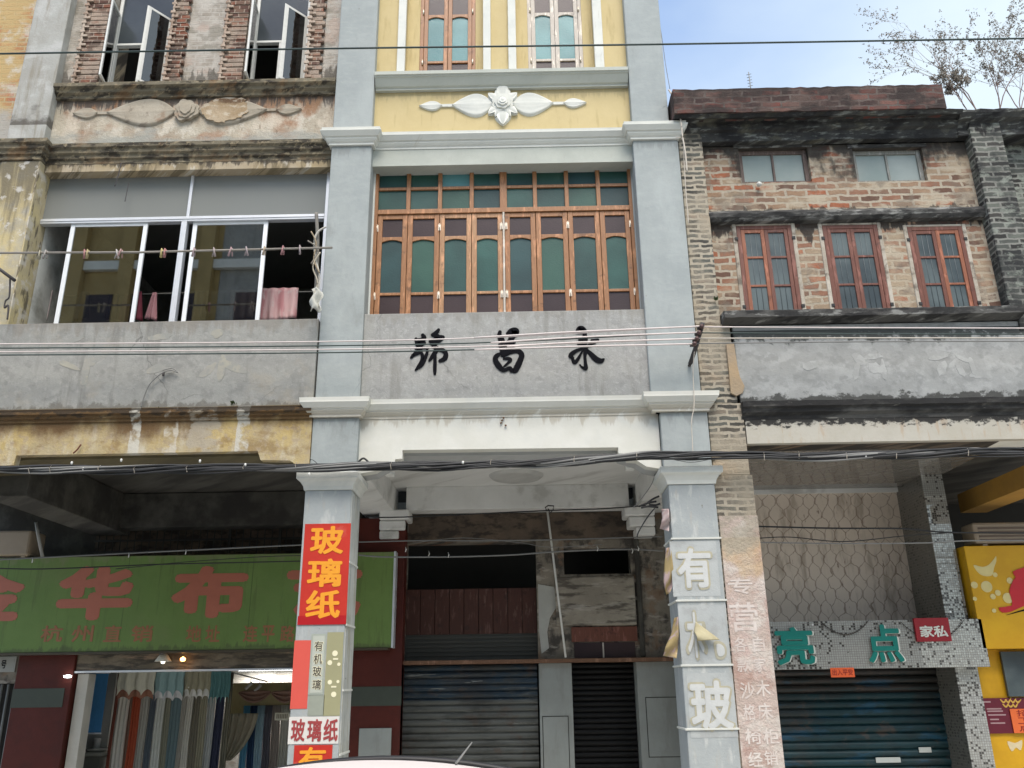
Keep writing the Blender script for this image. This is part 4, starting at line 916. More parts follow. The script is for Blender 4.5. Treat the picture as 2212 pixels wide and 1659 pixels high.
box('side_wall', m_darkbrick, D_, 2.07, 2.3, .5, 8, 4.6, 8.4, 0); box('back_wall', m_darkbrick, D_, 2.1, 6.1, 8, 8.2, 0, 8.4, 0); box('roof', m_Rsoot, D_, 2.0, 6.1, .45, 8.2, zf0-.1, zf0, 0)
box('room_wall', m_dark, D_, 2.4, 5.7, 1.3, 1.35, 4.7, 8.1, 0); box('room_floor', m_dark, D_, 2.36, 6, .45, 7, 4.5, 4.61, 0)
# right edge pilaster of dark brick
box('brick_pilaster', m_darkbrick, D_, 5.73, 6.12, -.02, .5, 5.75, px3(1600, 620, 0).z, .012)
box('pilaster_base', m_darkbrick, D_, 5.80, 6.18, -.005, .5, 5.45, 5.749, .012)
# windows
for i, (x0, x1, z0, z1) in enumerate(tw):
    f = MB(); frame(f, x0, x1, z0, z1, .055, .20, .27); xm = (x0+x1)/2; f.box(xm-.014, xm+.014, .203, .26, z0+.055, z1-.055)
    fo = f.build('window', m_wooddk if i == 0 else wood('grey_green_wood', (.15, .15, .135), (.24, .24, .21), .6), D_, .004)
    for a, b in ((x0+.05, xm-.012), (xm+.012, x1-.05)): MB().box(a, b, .225, .231, z0+.05, z1-.05).build('pane', m_paleglass, fo)
    box('lintel', m_Rledge, D_, x0-.06, x1+.06, RW-.015, RW-.001, z1, z1+.05, .003)
for i, (x0, x1, z0, z1) in enumerate(rw):
    f = MB(); frame(f, x0, x1, z0-.02, z1, .05, .13, .20); xm = (x0+x1)/2; fo = f.build('window', m_woodred, D_, .004)
    for k, (a, b) in enumerate(((x0+.052, xm-.001), (xm+.001, x1-.052))):
        s = MB(); frame(s, a, b, z0+.02, z1-.052, .045, .135, .175); h = (z1-.052-z0-.02)
        for q in (1, 2): s.box(a+.045, b-.045, .14, .17, z0+.02+h*q/3-.014, z0+.02+h*q/3+.014)
        s.build('sash', m_woodred if (i+k) % 3 else wood('orange_brown_wood_%d%d' % (i, k), (.19, .058, .024), (.25, .09, .042)), fo, .003)
        for q in range(3): MB().box(a+.04, b-.04, .152, .157, z0+.02+h*q/3, z0+.02+h*(q+1)/3).build('pane', m_grimeglass, fo)
        g = MB()
        for u in range(1, 3): xx = a+.045+(b-a-.09)*u/3; g.tube([(xx, .149, z0+.06), (xx, .149, z1-.1)], .003, 5)
        g.build('security_bars', flat('pale_bars', (.13, .15, .155), .5), fo)
    for zz in (z0+.12, z1-.18):
        for xx in (x0-.012, x1+.012): box('hinge_block', flat('black_iron', (.02, .02, .02), .6), fo, xx-.02, xx+.02, .118, .129, zz-.02, zz+.02, .003)
# far right neighbour, upper part
E_ = thing('neighbour_house', 'soot black brick house beyond the right edge pilaster with dark coping', 'house', (7, 0, 0))
zg = P(2140, 238, -.1).z
box('upper_wall', m_darkbrick, E_, 6.12, 8.6, .25, .5, 5.58, 8.45, 0); box('pier', m_darkbrick, E_, 8.0, 8.6, .15, .249, 5.6, 8.2, .01)
longprof([(.5, zg-.22), (.05, zg-.22), (-.02, zg-.12), (-.08, zg-.09), (-.12, zg-.04), (-.13, zg), (.5, zg+.02)], 5.60, 8.6, 36, .008).build('coping', m_Rsoot, E_)
box('wall_below_coping', m_Rsoot, E_, 5.6, 8.6, .02, .5, 8.12, zg-.20, .01)  # dark wall band directly below the coping
box('roof', m_Rsoot, E_, 6.1, 8.6, .5, 8, 8.2, 8.3, 0)

# ================================================================== right arcade: mosaic shopfront
def mosaic(name, cell, base, dark, bright, k=0., rough=.35):
    t = NT(name, rough, .0, .5)
    v = t.uv(1/cell, 1/cell)
    fl = t.node('VectorMath', {0: v}, operation='FLOOR')
    wn = t.node('TexWhiteNoise', {'Vector': fl}, noise_dimensions='3D')
    big = t.noise(1.4, 3., .6, off=k); th = t.mth('MULTIPLY', t.mth('SUBTRACT', big, .40), 1.3)
    c = t.mix(t.sstep(wn, .3, .8), tuple(x*.75 for x in base), base)
    c = t.mix(t.mth('LESS_THAN', wn, th), c, dark)
    c = t.mix(t.mth('GREATER_THAN', wn, t.mth('SUBTRACT', 1.12, t.mth('MULTIPLY', th, .5))), c, bright)
    fr = t.node('VectorMath', {0: v}, operation='FRACTION'); n = t.t.nodes.new('ShaderNodeSeparateXYZ'); t.t.links.new(fr, n.inputs[0])
    ex = t.mth('MINIMUM', t.mth('MINIMUM', n.outputs[0], t.mth('SUBTRACT', 1, n.outputs[0])), t.mth('MINIMUM', n.outputs[1], t.mth('SUBTRACT', 1, n.outputs[1])))
    c = t.mix(t.mth('LESS_THAN', ex, .09), c, (.20, .19, .17))
    t.col(c); t.put(t.b.inputs['Roughness'], t.mth('ADD', G, t.mth('MULTIPLY', wn, .5))); t.put(t.b.inputs['Metallic'], t.mth('MULTIPLY', wn, .35))
    t.bump(wn, .5, .004); return t.m
m_mos = mosaic('silver_mosaic', .028, (.38, .39, .36), (.05, .05, .045), (.75, .76, .72))
m_mos_shade = mosaic('shaded_mosaic', .035, (.17, .17, .15), (.06, .06, .055), (.22, .22, .2), 2.)  # darker copy of the silver mosaic: shade on jamb and soffit in its colour
YP, YB = 1.9, 2.72
S = thing('shopfront', 'silver mosaic shopfront with closed teal roller shutter and rust cracked upper panel', 'shopfront', (4.0, YP, G))
xin = (PX(1988, 1066, YB)+PX(2039, 1332, YB))/2; zsoff = PZ(1800, 1057, YB)
xf1 = (PX(2112, 1449, YP)+PX(2151, 1655, YP))/2; xf0 = (PX(2063, 1449, YP)+PX(2101, 1655, YP))/2
print('portal', xin, zsoff, xf0, xf1)
xf0 = min(xf0, xin)
box('mosaic_pier', m_mos, S, xf0, xf1, YP, YP+.02, G, 4.3, .0)
box('pier_jamb', m_mos_shade, S, xf0+.005, xf1-.01, YP+.021, YB+.2, G, zsoff+.1, .0)
box('mosaic_soffit', m_mos_shade, S, 2.3, xf1, .56, YB+.2, zsoff+.0, zsoff+.12, 0)
def cracked():
    t = NT('rust_cracked_render', .85, spec=.2)
    v = t.uv(1, 1, .13, 5.); n = t.t.nodes.new('ShaderNodeSeparateXYZ'); t.t.links.new(v, n.inputs[0])
    u = t.mth('MULTIPLY', n.outputs[0], 5.8); tri = t.mth('PINGPONG', t.mth('MULTIPLY', n.outputs[1], 6.2), 1.)
    tri = t.sstep(tri, .18, .82); q = t.mth('MULTIPLY', t.mth('SUBTRACT', tri, .5), .46)
    def dist(w): f = t.mth('FRACT', w); return t.mth('ABSOLUTE', t.mth('SUBTRACT', f, .5))
    u = t.mth('ADD', u, t.mth('MULTIPLY', t.noise(.9, 2., .5, off=31), 1.6)); q = t.mth('MULTIPLY', q, t.mth('ADD', .6, t.mth('MULTIPLY', t.noise(2.2, 2., .5, off=37), .8)))
    d = t.mth('MINIMUM', dist(t.mth('ADD', u, q)), dist(t.mth('SUBTRACT', t.mth('ADD', u, .5), q)))
    wdt = t.mth('MULTIPLY', t.noise(6., 4., .6, off=3), .075)
    line = t.sstep(t.mth('SUBTRACT', wdt, d), -.02, .02)
    c = t.mix(t.noise(2.), (.60, .52, .43), (.68, .59, .49))
    c = layers(t, c, [L((.22, .17, .12), 3, .6, .1, .5, 3, .6), L((.11, .055, .03), 7, .68, .04, .8, 3, .7)])
    m = t.mth('MULTIPLY', line, t.mth('ADD', .25, t.mth('MULTIPLY', t.noise(3., 4., .6, off=7), .7)))
    c = t.mix(m, c, (.17, .11, .075))
    t.col(c); t.bump(t.noise(40.), .3, .005); return t.m
box('cracked_panel', cracked(), S, 2.3, xin, YB, YB+.05, PZ(1800, 1380, YB), zsoff-.001, 0)
box('panel_bevel', m_arcade, S, 2.3, xin, YB-.06, YB-.001, zsoff-.06, zsoff-.0015, 0)
YS = 1.75
zs0, zs1 = (PZ(1660, 1448, YS)+PZ(2140, 1440, YS))/2, (PZ(1640, 1343, YS)+PZ(2120, 1337, YS))/2
xs1 = PX(2130, 1390, YS)
SG = thing('shop_sign', 'silver mosaic sign board with two teal characters above the closed shutter', 'sign', (4.0, YS, zs0))
box('sign_board', m_mos, SG, 2.4, xs1, YS, YS+.14, zs0, zs1, .004)
def c8(cx, cy): return (2950+cx/2.328)/1.8192, (2400+cy/2.328)/1.8192
m_tealp = flat('teal_letter_paint', (.0, .155, .125), .45); m_letw = flat('white_letter_side', (.55, .56, .5), .5)
for ch, a, b, c_, d in (('亮', 222, 570, 148, 500), ('点', 1052, 1375, 125, 478)):
    a0 = P(*c8(a, d), YS); b0 = P(*c8(b, c_), YS)
    x0, x1 = (PX(*c8(a, c_), YS)+a0.x)/2, (PX(*c8(b, d), YS)+b0.x)/2
    glyph(ch, 'letter_edge', m_letw, SG, x0+.012, x1+.022, a0.z-.004, b0.z-.004, YS, .03, .028)
    glyph(ch, 'letter', m_tealp, SG, x0, x1, a0.z, b0.z, YS-.03, .01, .028)
# small red box with silver character squiggle
q0, q1 = P(*c8(1510, 285), YS), P(*c8(1790, 65), YS)
RB = thing('small_sign', 'small red square sign with scratched silver writing on the mosaic board', 'sign', ((q0.x+q1.x)/2, YS-.04, q0.z))
box('sign_plate', flat('red_plastic', (.24, .01, .016), .4), RB, q0.x, q1.x, YS-.045, YS-.002, q0.z, q1.z, .004)
glyph('家私', 'lettering', m_letw, RB, q0.x+.05, q1.x-.035, q0.z+.05, q1.z-.09, YS-.045, .004, .03)
# string of beads draped on the board
for u0, u1, sag, kk in ((640, 1080, .16, 0), (1370, 1950, .22, 1)):
    a, b = P(*c8(u0, 100), YS-.02), P(*c8(u1, 85), YS-.02); pts = catenary(a, b, sag, 22)
    mb = MB().tube(pts, .004, 5)
    for i, p in enumerate(pts[1:-1]):
        mb.lathe([(0, -.011), (.008, -.007), (.011, 0), (.008, .007), (0, .011)], p, n=7)
    tag(mb.build('bead_string', flat('dark_beads', (.05, .045, .04), .4), None), ['dark bead string draped between the two teal characters', 'dark bead string draped under the small red square sign'][kk], 'bead string', 'bead strings on the mosaic sign')
# orange notice
n0, n1 = P(*c8(735, 610), YS), P(*c8(940, 520), YS)
ON = thing('paper_notice', 'small orange paper notice hanging at the lower edge of the mosaic sign', 'notice', ((n0.x+n1.x)/2, YS-.02, n0.z))
box('paper', flat('orange_paper', (.62, .10, .025), .6), ON, n0.x, n1.x, YS-.012, YS-.004, n0.z, n1.z, 0)
glyph('出入平安', 'lettering', flat('dark_red_ink', (.25, .02, .01), .6), ON, n0.x+.02, n1.x-.02, n0.z+.02, n1.z-.015, YS-.012, .001, .02)
# shutter and things seen on it
m_sh2 = shutter_mat('shutter_teal', (.007, .034, .040), (.035, .03, .027), 0, PZ(1850, 1497, 2.45), [L((.008, .07, .13), 1.2, .6, .05, .6, 1, 3)])
shutter(S, 2.3, xf0+.01, G, zs0+.02, 2.45, m_sh2, pitch=.095, amp=.025)
box('shutter_head', flat('dark_header', (.03, .028, .026), .7), S, 2.3, xf0+.01, 2.38, 2.5, zs0+.02, zs1, 0)
for (x, y, w_, lab) in ((1892, 1642, 50, 'wide pale sticker low on the teal roller shutter'), (1985, 1620, 25, 'narrow pale sticker on the teal roller shutter')):
    p = P(x, y, 2.41); tag(box('sticker', flat('pale_sticker', (.45, .48, .45), .5), None, p.x, p.x+w_/165, 2.405, 2.415, p.z-.03, p.z+.03, 0), lab, 'sticker')

# far right shop: yellow sign, fascia, posters
YY = 1.8
F_ = thing('shopfront', 'yellow fronted shop at the right edge with dark glazing', 'shopfront', (7, YY, G))
zy0, zy1 = (PZ(2140, 1402, YY)), PZ(2130, 1180, YY); xy0 = (PX(2075, 1185, YY)+PX(2122, 1400, YY))/2
m_yel = plaster('yellow_sign_vinyl', (.60, .34, .012), (.54, .29, .01), fine=.03, rough=.4, bump=.03)
m_yel2 = plaster('yellow_board', (.58, .32, .012), (.5, .27, .01), fine=.05, rough=.5, bump=.05)
YSN = thing('shop_sign', 'yellow shop sign with pale bird, bubbles and a red character at right edge', 'sign', (7, YY, zy0))
box('sign_box', m_yel, YSN, xy0, 8.4, YY-.05, YY+.2, zy0, zy1, .008)
def c9(cx, cy): return (3740+cx/1.7147)/1.8192, (2050+cy/1.7147)/1.8192
def pl(lst, name, mat, par, y, th, sm=3):
    return MB().prism(smooth_poly([(P(*c9(a, b), y).x, P(*c9(a, b), y).z) for a, b in lst], sm), y-th, y).build(name, mat, par)
m_pale = flat('pale_yellow_print', (.62, .52, .22), .45)
pl([(147, 292), (205, 305), (250, 290), (285, 250), (298, 232), (300, 265), (285, 310), (270, 362), (215, 365), (175, 340)], 'bird_emblem', m_pale, YSN, YY-.05, .002)
for bi, (cx, cy, r) in enumerate(((152, 427, 20), (235, 438, 33), (292, 358, 14), (390, 397, 18), (310, 480, 17), (277, 505, 16), (378, 515, 30), (155, 520, 12), (284, 600, 12))):
    p = P(*c9(cx, cy), YY-.05); MB().prism(blob(r*.0021, (p.x, p.z), 18), YY-.0525-.0006*bi, YY-.05).build('bubble', m_pale, YSN)
m_redl = flat('red_letter', (.50, .012, .02), .4)
pl([(318, 578), (405, 565), (395, 500), (388, 460), (410, 400), (430, 372), (410, 338), (480, 310), (560, 300), (560, 560), (487, 568), (400, 606), (340, 612)], 'letter', m_redl, YSN, YY-.056, .006, 2)
pl([(365, 632), (430, 616), (487, 602), (560, 596), (560, 582), (487, 590), (400, 618)], 'letter_shadow', m_ink, YSN, YY-.05, .003, 2)
pl([(395, 500), (402, 480), (412, 520), (408, 560)], 'letter_edge', m_pale, YSN, YY-.05, .004, 2)
box('side_fascia', m_yel2, F_, xf1+.02, xf1+.02+.95, YY+.2, YY+.5, PZ(2150, 1545, YY+.2), zy0, .006)
box('base_board', m_yel2, F_, xf1+.02, 8.4, YY+.2, YY+.5, G, PZ(2150, 1583, YY+.2)-.0, .006)
box('side_pier', m_yel2, F_, xf1+.02, xf1+.06, YY+.21, YY+.5, PZ(2150, 1583, YY+.2), PZ(2150, 1545, YY+.2), 0)
box('shop_glazing', m_grimeglass, F_, PX(2118, 1440, YY+.1)+.3, 8.4, YY+.14, YY+.18, PZ(2190, 1505, YY), zy0-.03, 0)
MR = thing('poster', 'maroon poster with gold flourish and pale lines on the yellow shop', 'poster', (7, YY+.1, 1))
p0, p1 = P(*c9(255, 1428), YY+.18), P(*c9(205, 1190), YY+.18); xm0 = (p0.x+p1.x)/2
box('poster_sheet', flat('maroon_print', (.11, .008, .02), .4), MR, xm0, xm0+.85, YY+.17, YY+.19, p0.z, p1.z, 0)
for i, (u0, u1, v) in enumerate(((215, 262, 1215), (235, 335, 1262), (240, 345, 1278), (245, 365, 1303), (258, 318, 1333), (262, 360, 1358))):
    a, b = P(*c9(u0, v), YY+.17), P(*c9(u1, v), YY+.17); box('printed_line', flat('pale_print', (.35, .22, .22), .5), MR, a.x, b.x, YY+.168, YY+.1695, a.z-.008, a.z+.008, 0)
gm = MB()
for k in range(7):
    a = P(*c9(330+k*16, 1200+(k % 2)*30), YY+.165); brush(gm, [(a.x, a.z, .014), (a.x+.03, a.z-.03, .02), (a.x+.07, a.z+.01*(k % 3), .008)], YY+.166-.0005*k, YY+.169)
gm.build('gold_flourish', flat('gold_print', (.55, .33, .06), .5), MR)
o0, o1 = P(*c9(420, 1425), YY+.16), P(*c9(390, 1262), YY+.16)
OP = thing('poster', 'narrow orange paper strip over the right side of the maroon poster', 'poster', ((o0.x+o1.x)/2+.15, YY+.16, o0.z))
box('paper', flat('orange_paper2', (.66, .13, .03), .6), OP, (o0.x+o1.x)/2, (o0.x+o1.x)/2+.30, YY+.155, YY+.165, o0.z, o1.z, 0)
for k, ch in enumerate('招工启'):
    h = (o1.z-o0.z)/3.2; glyph(ch, 'lettering', flat('dark_red_ink2', (.25, .02, .01), .6), OP, (o0.x+o1.x)/2+.07, (o0.x+o1.x)/2+.23, o1.z-(k+1)*h, o1.z-(k+.15)*h, YY+.155, .001, .01)
gl = flat('small_pale_crest', (.6, .5, .3), .5)
pc = P(*c9(430, 1510), YY+.2)
MB().prism(smooth_poly([(pc.x-.09, pc.z+.05), (pc.x, pc.z+.03), (pc.x+.09, pc.z+.06), (pc.x+.05, pc.z-.05), (pc.x, pc.z-.02), (pc.x-.06, pc.z-.06)], 3), YY+.196, YY+.2).build('pale_crest', gl, F_)
# air conditioner above the yellow sign
a0, a1 = P(2098, 1180, YY+.1), P(2196, 1152, YY+.1)
AC = thing('air_conditioner', 'beige air conditioner unit standing on top of the yellow sign', 'air conditioner', ((a0.x+a1.x)/2, YY+.2, zy1))
m_ac = flat('beige_metal', (.30, .24, .17), .5)
box('casing', m_ac, AC, a0.x, a0.x+.95, YY-.02, YY+.3, zy1+.03, zy1+.30, .03)
for k in range(4): box('vent_slat', flat('brown_slat', (.12, .085, .06), .5), AC, a0.x+.06, a0.x+.86, YY-.03, YY-.021, zy1+.06+k*.05, zy1+.085+k*.05, .002)
for xx in (a0.x+.1, a0.x+.8): box('foot', m_ac, AC, xx, xx+.06, YY, YY+.28, zy1+.0, zy1+.03, 0)
# structure over the far right arcade
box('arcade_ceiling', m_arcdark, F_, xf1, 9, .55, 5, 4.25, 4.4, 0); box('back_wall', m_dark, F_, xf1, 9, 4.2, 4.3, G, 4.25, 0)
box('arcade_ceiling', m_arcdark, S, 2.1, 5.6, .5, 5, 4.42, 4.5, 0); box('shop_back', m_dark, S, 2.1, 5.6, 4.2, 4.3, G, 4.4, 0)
bm_ = MB(); q = [(2212+30, 985), (2055, 1098), (2075, 1118), (2212+30, 1022)]
a = P(2075, 1108, 2.4); b = P(2240, 1003, .55)
bm_.add([(a.x, 2.4, a.z), (a.x+.35, 2.4, a.z), (a.x+.35, 2.4, a.z+.25), (a.x, 2.4, a.z+.25), (a.x+.0, .56, a.z), (a.x+.35, .56, a.z), (a.x+.35, .56, a.z+.25), (a.x, .56, a.z+.25)], [(0, 1, 2, 3), (7, 6, 5, 4), (0, 4, 5, 1), (1, 5, 6, 2), (2, 6, 7, 3), (3, 7, 4, 0)])
bm_.build('yellow_beam_edge', plaster('ochre_beam_edge', (.36, .20, .04), (.3, .17, .04), fine=.15), F_)
box('party_wall', m_arcdark, F_, xf1+.02, xf1+.2, YB, 4.2, G, 4.25, 0)

# ================================================================== curtain shop in the left arcade
G = -.42
K = thing('shopfront', 'lit curtain shop with oxide red piers behind the left arcade', 'shopfront', (-4.5, 2.85, G))
YK = 2.85
zk = PZ(300, 1447, YK)
box('red_brown_pier', bpy.data.materials['oxide_red_tiles'], K, PX(42, 1440, YK), PX(163, 1450, YK), YK-.05, YK+.3, G, 2.15, .01)
box('pier_band', bpy.data.materials['dark_green_tile'], K, PX(42, 1440, YK)-.004, PX(163, 1450, YK)-.08, YK-.058, YK-.0505, PZ(100, 1528, YK), PZ(100, 1487, YK), .003)
xk0, xk1 = PX(163, 1450, YK), -2.0
box('door_head', plaster('grimy_door_head', (.23, .19, .14), (.13, .11, .08), [L((.05, .045, .04), 4, .52, .07, .8, .6, 3), L((.38, .26, .18), 3, .6, .05, .7, .5, 2)], fine=.2), K, xk0, xk1, YK, YK+.2, zk, 2.20, .006)
box('door_track', m_alu, K, xk0, xk1, YK-.03, YK+.05, zk-.03, zk-.002, .004)
box('door_jamb', plaster('pale_jamb', (.5, .48, .42), fine=.08), K, xk0+.02, xk0+.17, YK+.04, YK+.25, G, zk-.04, .006)
box('side_grille_wall', m_stone, K, -8, PX(40, 1440, YK), YK, YK+.2, zk-.15, 2.2, .0)
gr = MB()
for i in range(9): x = PX(38, 1500, YK)-.05-.09*i; gr.tube([(x, YK, G), (x, YK, zk-.16)], .018, 6)
gr.build('side_grille', flat('grey_grille', (.2, .2, .18), .5), K); box('side_dark', m_dark, K, -8, PX(40, 1440, YK), YK+.1, YK+.2, G, zk-.151, 0)
NP = thing('number_plate', 'small grey house number plate at the bottom left under the green sign', 'number plate', (PX(12, 1432, YK-.02), YK-.02, PZ(12, 1450, YK)))
box('plate', flat('grey_plate', (.3, .3, .27), .5), NP, PX(-20, 1432, YK), PX(36, 1432, YK), YK-.02, YK-.004, PZ(10, 1452, YK), PZ(10, 1418, YK), .003)
glyph('号', 'lettering', m_ink, NP, PX(5, 1432, YK), PX(16, 1432, YK), PZ(10, 1444, YK), PZ(10, 1426, YK), YK-.02, .002, .02)
# room
m_shopwall = plaster('shop_wall', (.5, .5, .46), fine=.04)
MB().add([(-8, 3.1, G), (-8, 10, G), (-8, 10, 2.3), (-8, 3.1, 2.3)], [(0, 1, 2, 3)]).build('room_side_wall', m_shopwall, K); box('room_side_wall', m_shopwall, K, -1.9, -1.85, 3.1, 10, G, 2.3, 0)
box('room_ceiling', plaster('shop_ceiling', (.34, .34, .32), fine=.04), K, -8, -1.85, 3.06, 10, 2.08, 2.2, 0); box('room_back_wall', m_shopwall, K, -8, -1.85, 10, 10.1, G, 2.2, 0)
box('room_floor', flat('shop_floor', (.3, .3, .28), .3), K, -8, -1.85, 2.9, 10, G, G+.12, 0)
def c5(cx, cy): return (200+cx/2.212)/1.8192, (2560+cy/2.212)/1.8192
def lamp(name, label, x0, x1, y, z, e, power, group):
    t = thing(name, label, 'lamp', ((x0+x1)/2, y, z), group)
    box('housing', m_steelw, t, x0, x1, y-.04, y+.04, z+.02, z+.05, .004)
    MB().tube([(x0+.02, y, z), (x1-.02, y, z)], .022, 10).build('tube', emit('lamp_glow', (.95, .98, 1.), e), t)
    ld = bpy.data.lights.new('tube_light', 'AREA'); ld.shape = 'RECTANGLE'; ld.size = x1-x0; ld.size_y = .1; ld.energy = power; lo = bpy.data.objects.new('tube_light', ld); COL.objects.link(lo)
    lo.parent = t; lo.location = (0, 0, -.04)
p = P(*c5(1910, 155), 7.6)
lamp('tube_lamp', 'brightest tube lamp on the curtain shop ceiling beside the left pillar', p.x-.62, p.x+.62, 7.6, p.z, 9, 26, 'tube lamps in the curtain shop')
lamp('tube_lamp', 'second tube lamp further back above the brightest one', p.x+.3, p.x+1.4, 8.6, P(*c5(2050, 135), 8.6).z, 9, 14, 'tube lamps in the curtain shop')
# track light
a, b = P(*c5(1440, 148), 4.4), P(*c5(1880, 262), 5.6)
TL = thing('track_light', 'white ceiling track with four spot heads above the hanging curtains', 'lamp', (a.x, a.y, a.z))
MB().tube([a, b], .012, 6).build('track', m_steelw, TL)
for (u, v, w_, h) in ((1440, 150, 1425, 225), (1540, 180, 1515, 245), (1735, 235, 1720, 300), (1805, 255, 1800, 318)):
    k = (u-1440)/440; q = a.lerp(b, k); e = P(*c5(w_, h), q.y); d = Vector((-.06, 0, -.08))
    MB().tube([q, e+Vector((.02, 0, .04))], .006, 5).tube([e+Vector((.05, 0, .045)), e-Vector((.05, 0, .045))], .022, 10).build('spot_head', m_steelw, TL)
# curtains: each a hanging length of cloth
def cloth(name, c, k=0):
    c = tuple(min(.8, x*1.8) for x in c) if 'garment' not in name else c  # cloth colours raised in place of light the shop lacks
    t = NT(name, .9, spec=.1); n = t.noise(60., 3., .6, 1, .2, off=k); t.col(t.mix(n, tuple(x*.8 for x in c), tuple(min(1, x*1.15) for x in c))); t.bump(n, .2, .003); return t.m
def curtain(x0, x1, y, z0, z1, folds, amp, mat, name='curtain', label='', cat='curtain', group=None, hem=None, ph=0.):
    nu = max(8, folds*8); nv = 8
    def fn(u, v):
        a = .6+.4*v
        h = hem(u) if hem else 0
        return (x0+(x1-x0)*u + .006*math.sin(9*v+ph), y + amp*math.sin(2*math.pi*folds*u+ph+.4*v)*a + .3*amp*math.sin(2*math.pi*folds*2.3*u+2*ph), z1-(z1-z0+h)*v)
    o = MB().grid(fn, nu, nv).build(name, mat, None, keep=True, solid=.004)
    return tag(o, label, cat, group)
cur = [(475, 505, (.13, .045, .03), 'narrow dark rust'), (507, 608, (.42, .41, .36), 'broad off white'), (610, 640, (.20, .14, .11), 'thin taupe'), (642, 714, (.27, .06, .03), 'bright rust red'), (716, 789, (.27, .27, .24), 'mid grey'), (791, 850, (.09, .11, .13), 'dark blue grey'),
       (852, 925, (.36, .37, .34), 'pale grey'), (927, 984, (.17, .17, .13), 'olive grey'), (986, 1078, (.12, .17, .18), 'slate teal'), (1080, 1110, (.24, .23, .20), 'thin beige grey'), (1112, 1174, (.37, .36, .32), 'ivory'), (1176, 1244, (.15, .14, .11), 'dark khaki'), (1246, 1308, (.19, .18, .13), 'moss green'), (1310, 1378, (.25, .26, .25), 'silver grey'), (1380, 1458, (.035, .04, .065), 'navy blue'), (1460, 1512, (.10, .095, .07), 'dark olive')]
for i, (a, b, c, nm) in enumerate(cur):
    yy = 4.5 + .07*(i % 3); xa, xb = PX(*c5(a, 1010), yy), PX(*c5(b, 1010), yy)
    curtain(xa, xb, yy, G+.2, 1.90, 2 if b-a < 50 else 3, .018, cloth('curtain_cloth_%d' % i, c, i), label=nm + ' sample curtain hanging in the lit curtain shop', group='sample curtains in the curtain shop', ph=i*1.3)
def scal(n, d): return lambda u: -d*abs(math.sin(math.pi*n*u))**.6
for i, (a, b, t, bt, c, n, nm) in enumerate(((578, 900, 165, 385, (.46, .44, .36), 3, 'cream scalloped'), (902, 1150, 170, 395, (.20, .30, .30), 3, 'aqua scalloped'), (1160, 1386, 160, 380, (.22, .21, .15), 4, 'olive fringed'), (1390, 1560, 160, 450, (.07, .15, .15), 5, 'teal fringed'))):
    yy = 4.36; xa, xb = PX(*c5(a, 280), yy), PX(*c5(b, 280), yy)
    curtain(xa, xb, yy, PZ(*c5((a+b)/2, bt), yy), 1.95, n, .022, cloth('valance_cloth_%d' % i, c, 20+i), 'valance', nm+' valance above the sample curtains', 'valance', 'valances in the curtain shop', hem=scal(n, .09), ph=i)
    if i in (0, 1, 2):
        zb = PZ(*c5((a+b)/2, bt), yy)
        curtain(xa+.01, xb-.01, yy+.02, zb-.06, zb+.12, n, .02, cloth('trim_cloth_%d' % i, ((.24, .12, .08), (.45, .48, .46), (.5, .48, .42))[i], 30+i), 'valance_trim', ('brown', 'white pointed', 'white fringe')[i]+' trim band under the '+nm+' valance', 'valance trim', 'valance trims in the curtain shop', hem=scal(n, .05), ph=i)
# tied back sheer, striped blues and the swag
def sheer(u, v):
    top0, top1 = P(*c5(1545, 555), 5.2).x, P(*c5(1800, 520), 5.2).x; g = P(*c5(1500, 950), 5.2)
    k = v**1.5; x = (top0+(top1-top0)*u)*(1-k) + (g.x+.10*u)*k
    return (x, 5.2+.03*math.sin(26*u), P(*c5(1600, 540), 5.2).z*(1-v) + g.z*v - .25*u*(1-v)*v)
tag(MB().grid(sheer, 60, 12).build('tied_curtain', cloth('beige_sheer', (.27, .25, .19)), None, keep=True, solid=.004), 'beige curtain gathered and tied back to the left in the shop', 'curtain')
for i, (a, b, c, nm) in enumerate(((1640, 1700, (.10, .27, .40), 'light blue'), (1702, 1760, (.03, .06, .12), 'midnight blue'), (1762, 1830, (.25, .36, .42), 'pale blue striped'), (1832, 1900, (.10, .10, .12), 'charcoal'), (1902, 1975, (.25, .22, .20), 'warm grey'), (1977, 2060, (.35, .35, .31), 'light stone'))):
    xa, xb = PX(*c5(a, 900), 5.6), PX(*c5(b, 900), 5.6)
    curtain(xa, xb, 5.6, G+.2, PZ(*c5(1800, 470), 5.6), 3, .02, cloth('right_cloth_%d' % i, c, 50+i), label=nm+' curtain behind the swag at the right of the curtain shop', group='curtains under the swag', ph=i)
def swag(mb, x0, x1, zt, d, y):
    def fn(u, v):
        s = 4*u*(1-u); return (x0+(x1-x0)*u, y-.05*math.sin(v*5*math.pi)*.5-.03*v, zt - .02*(1-s) - d*(v**.9)*(.12+.88*s))
    return mb.grid(fn, 24, 30)
for i, (u0, u1) in enumerate(((1640, 1915), (1925, 2170))):
    a, b = P(*c5(u0, 340), 5.4), P(*c5(u1, 340), 5.4)
    tag(swag(MB(), a.x, b.x, a.z, .19, 5.4).build('swag', cloth('swag_cloth', (.22, .14, .11)), None, keep=True, solid=.004), ['left brown draped swag of the pair above the blue curtains', 'right brown draped swag of the pair above the blue curtains'][i], 'swag', 'draped swags')
pz = P(*c5(1600, 330), 5.45)
tag(box('pelmet', cloth('olive_pelmet', (.26, .22, .12)), None, PX(*c5(1560, 330), 5.6), -1.95, 5.62, 5.66, PZ(*c5(1600, 545), 5.6), PZ(*c5(1600, 275), 5.6), 0), 'olive pelmet board behind the brown draped swags', 'pelmet')
yb = 4.2; p0, p1 = P(*c5(250, 715), yb), P(*c5(430, 715), yb)
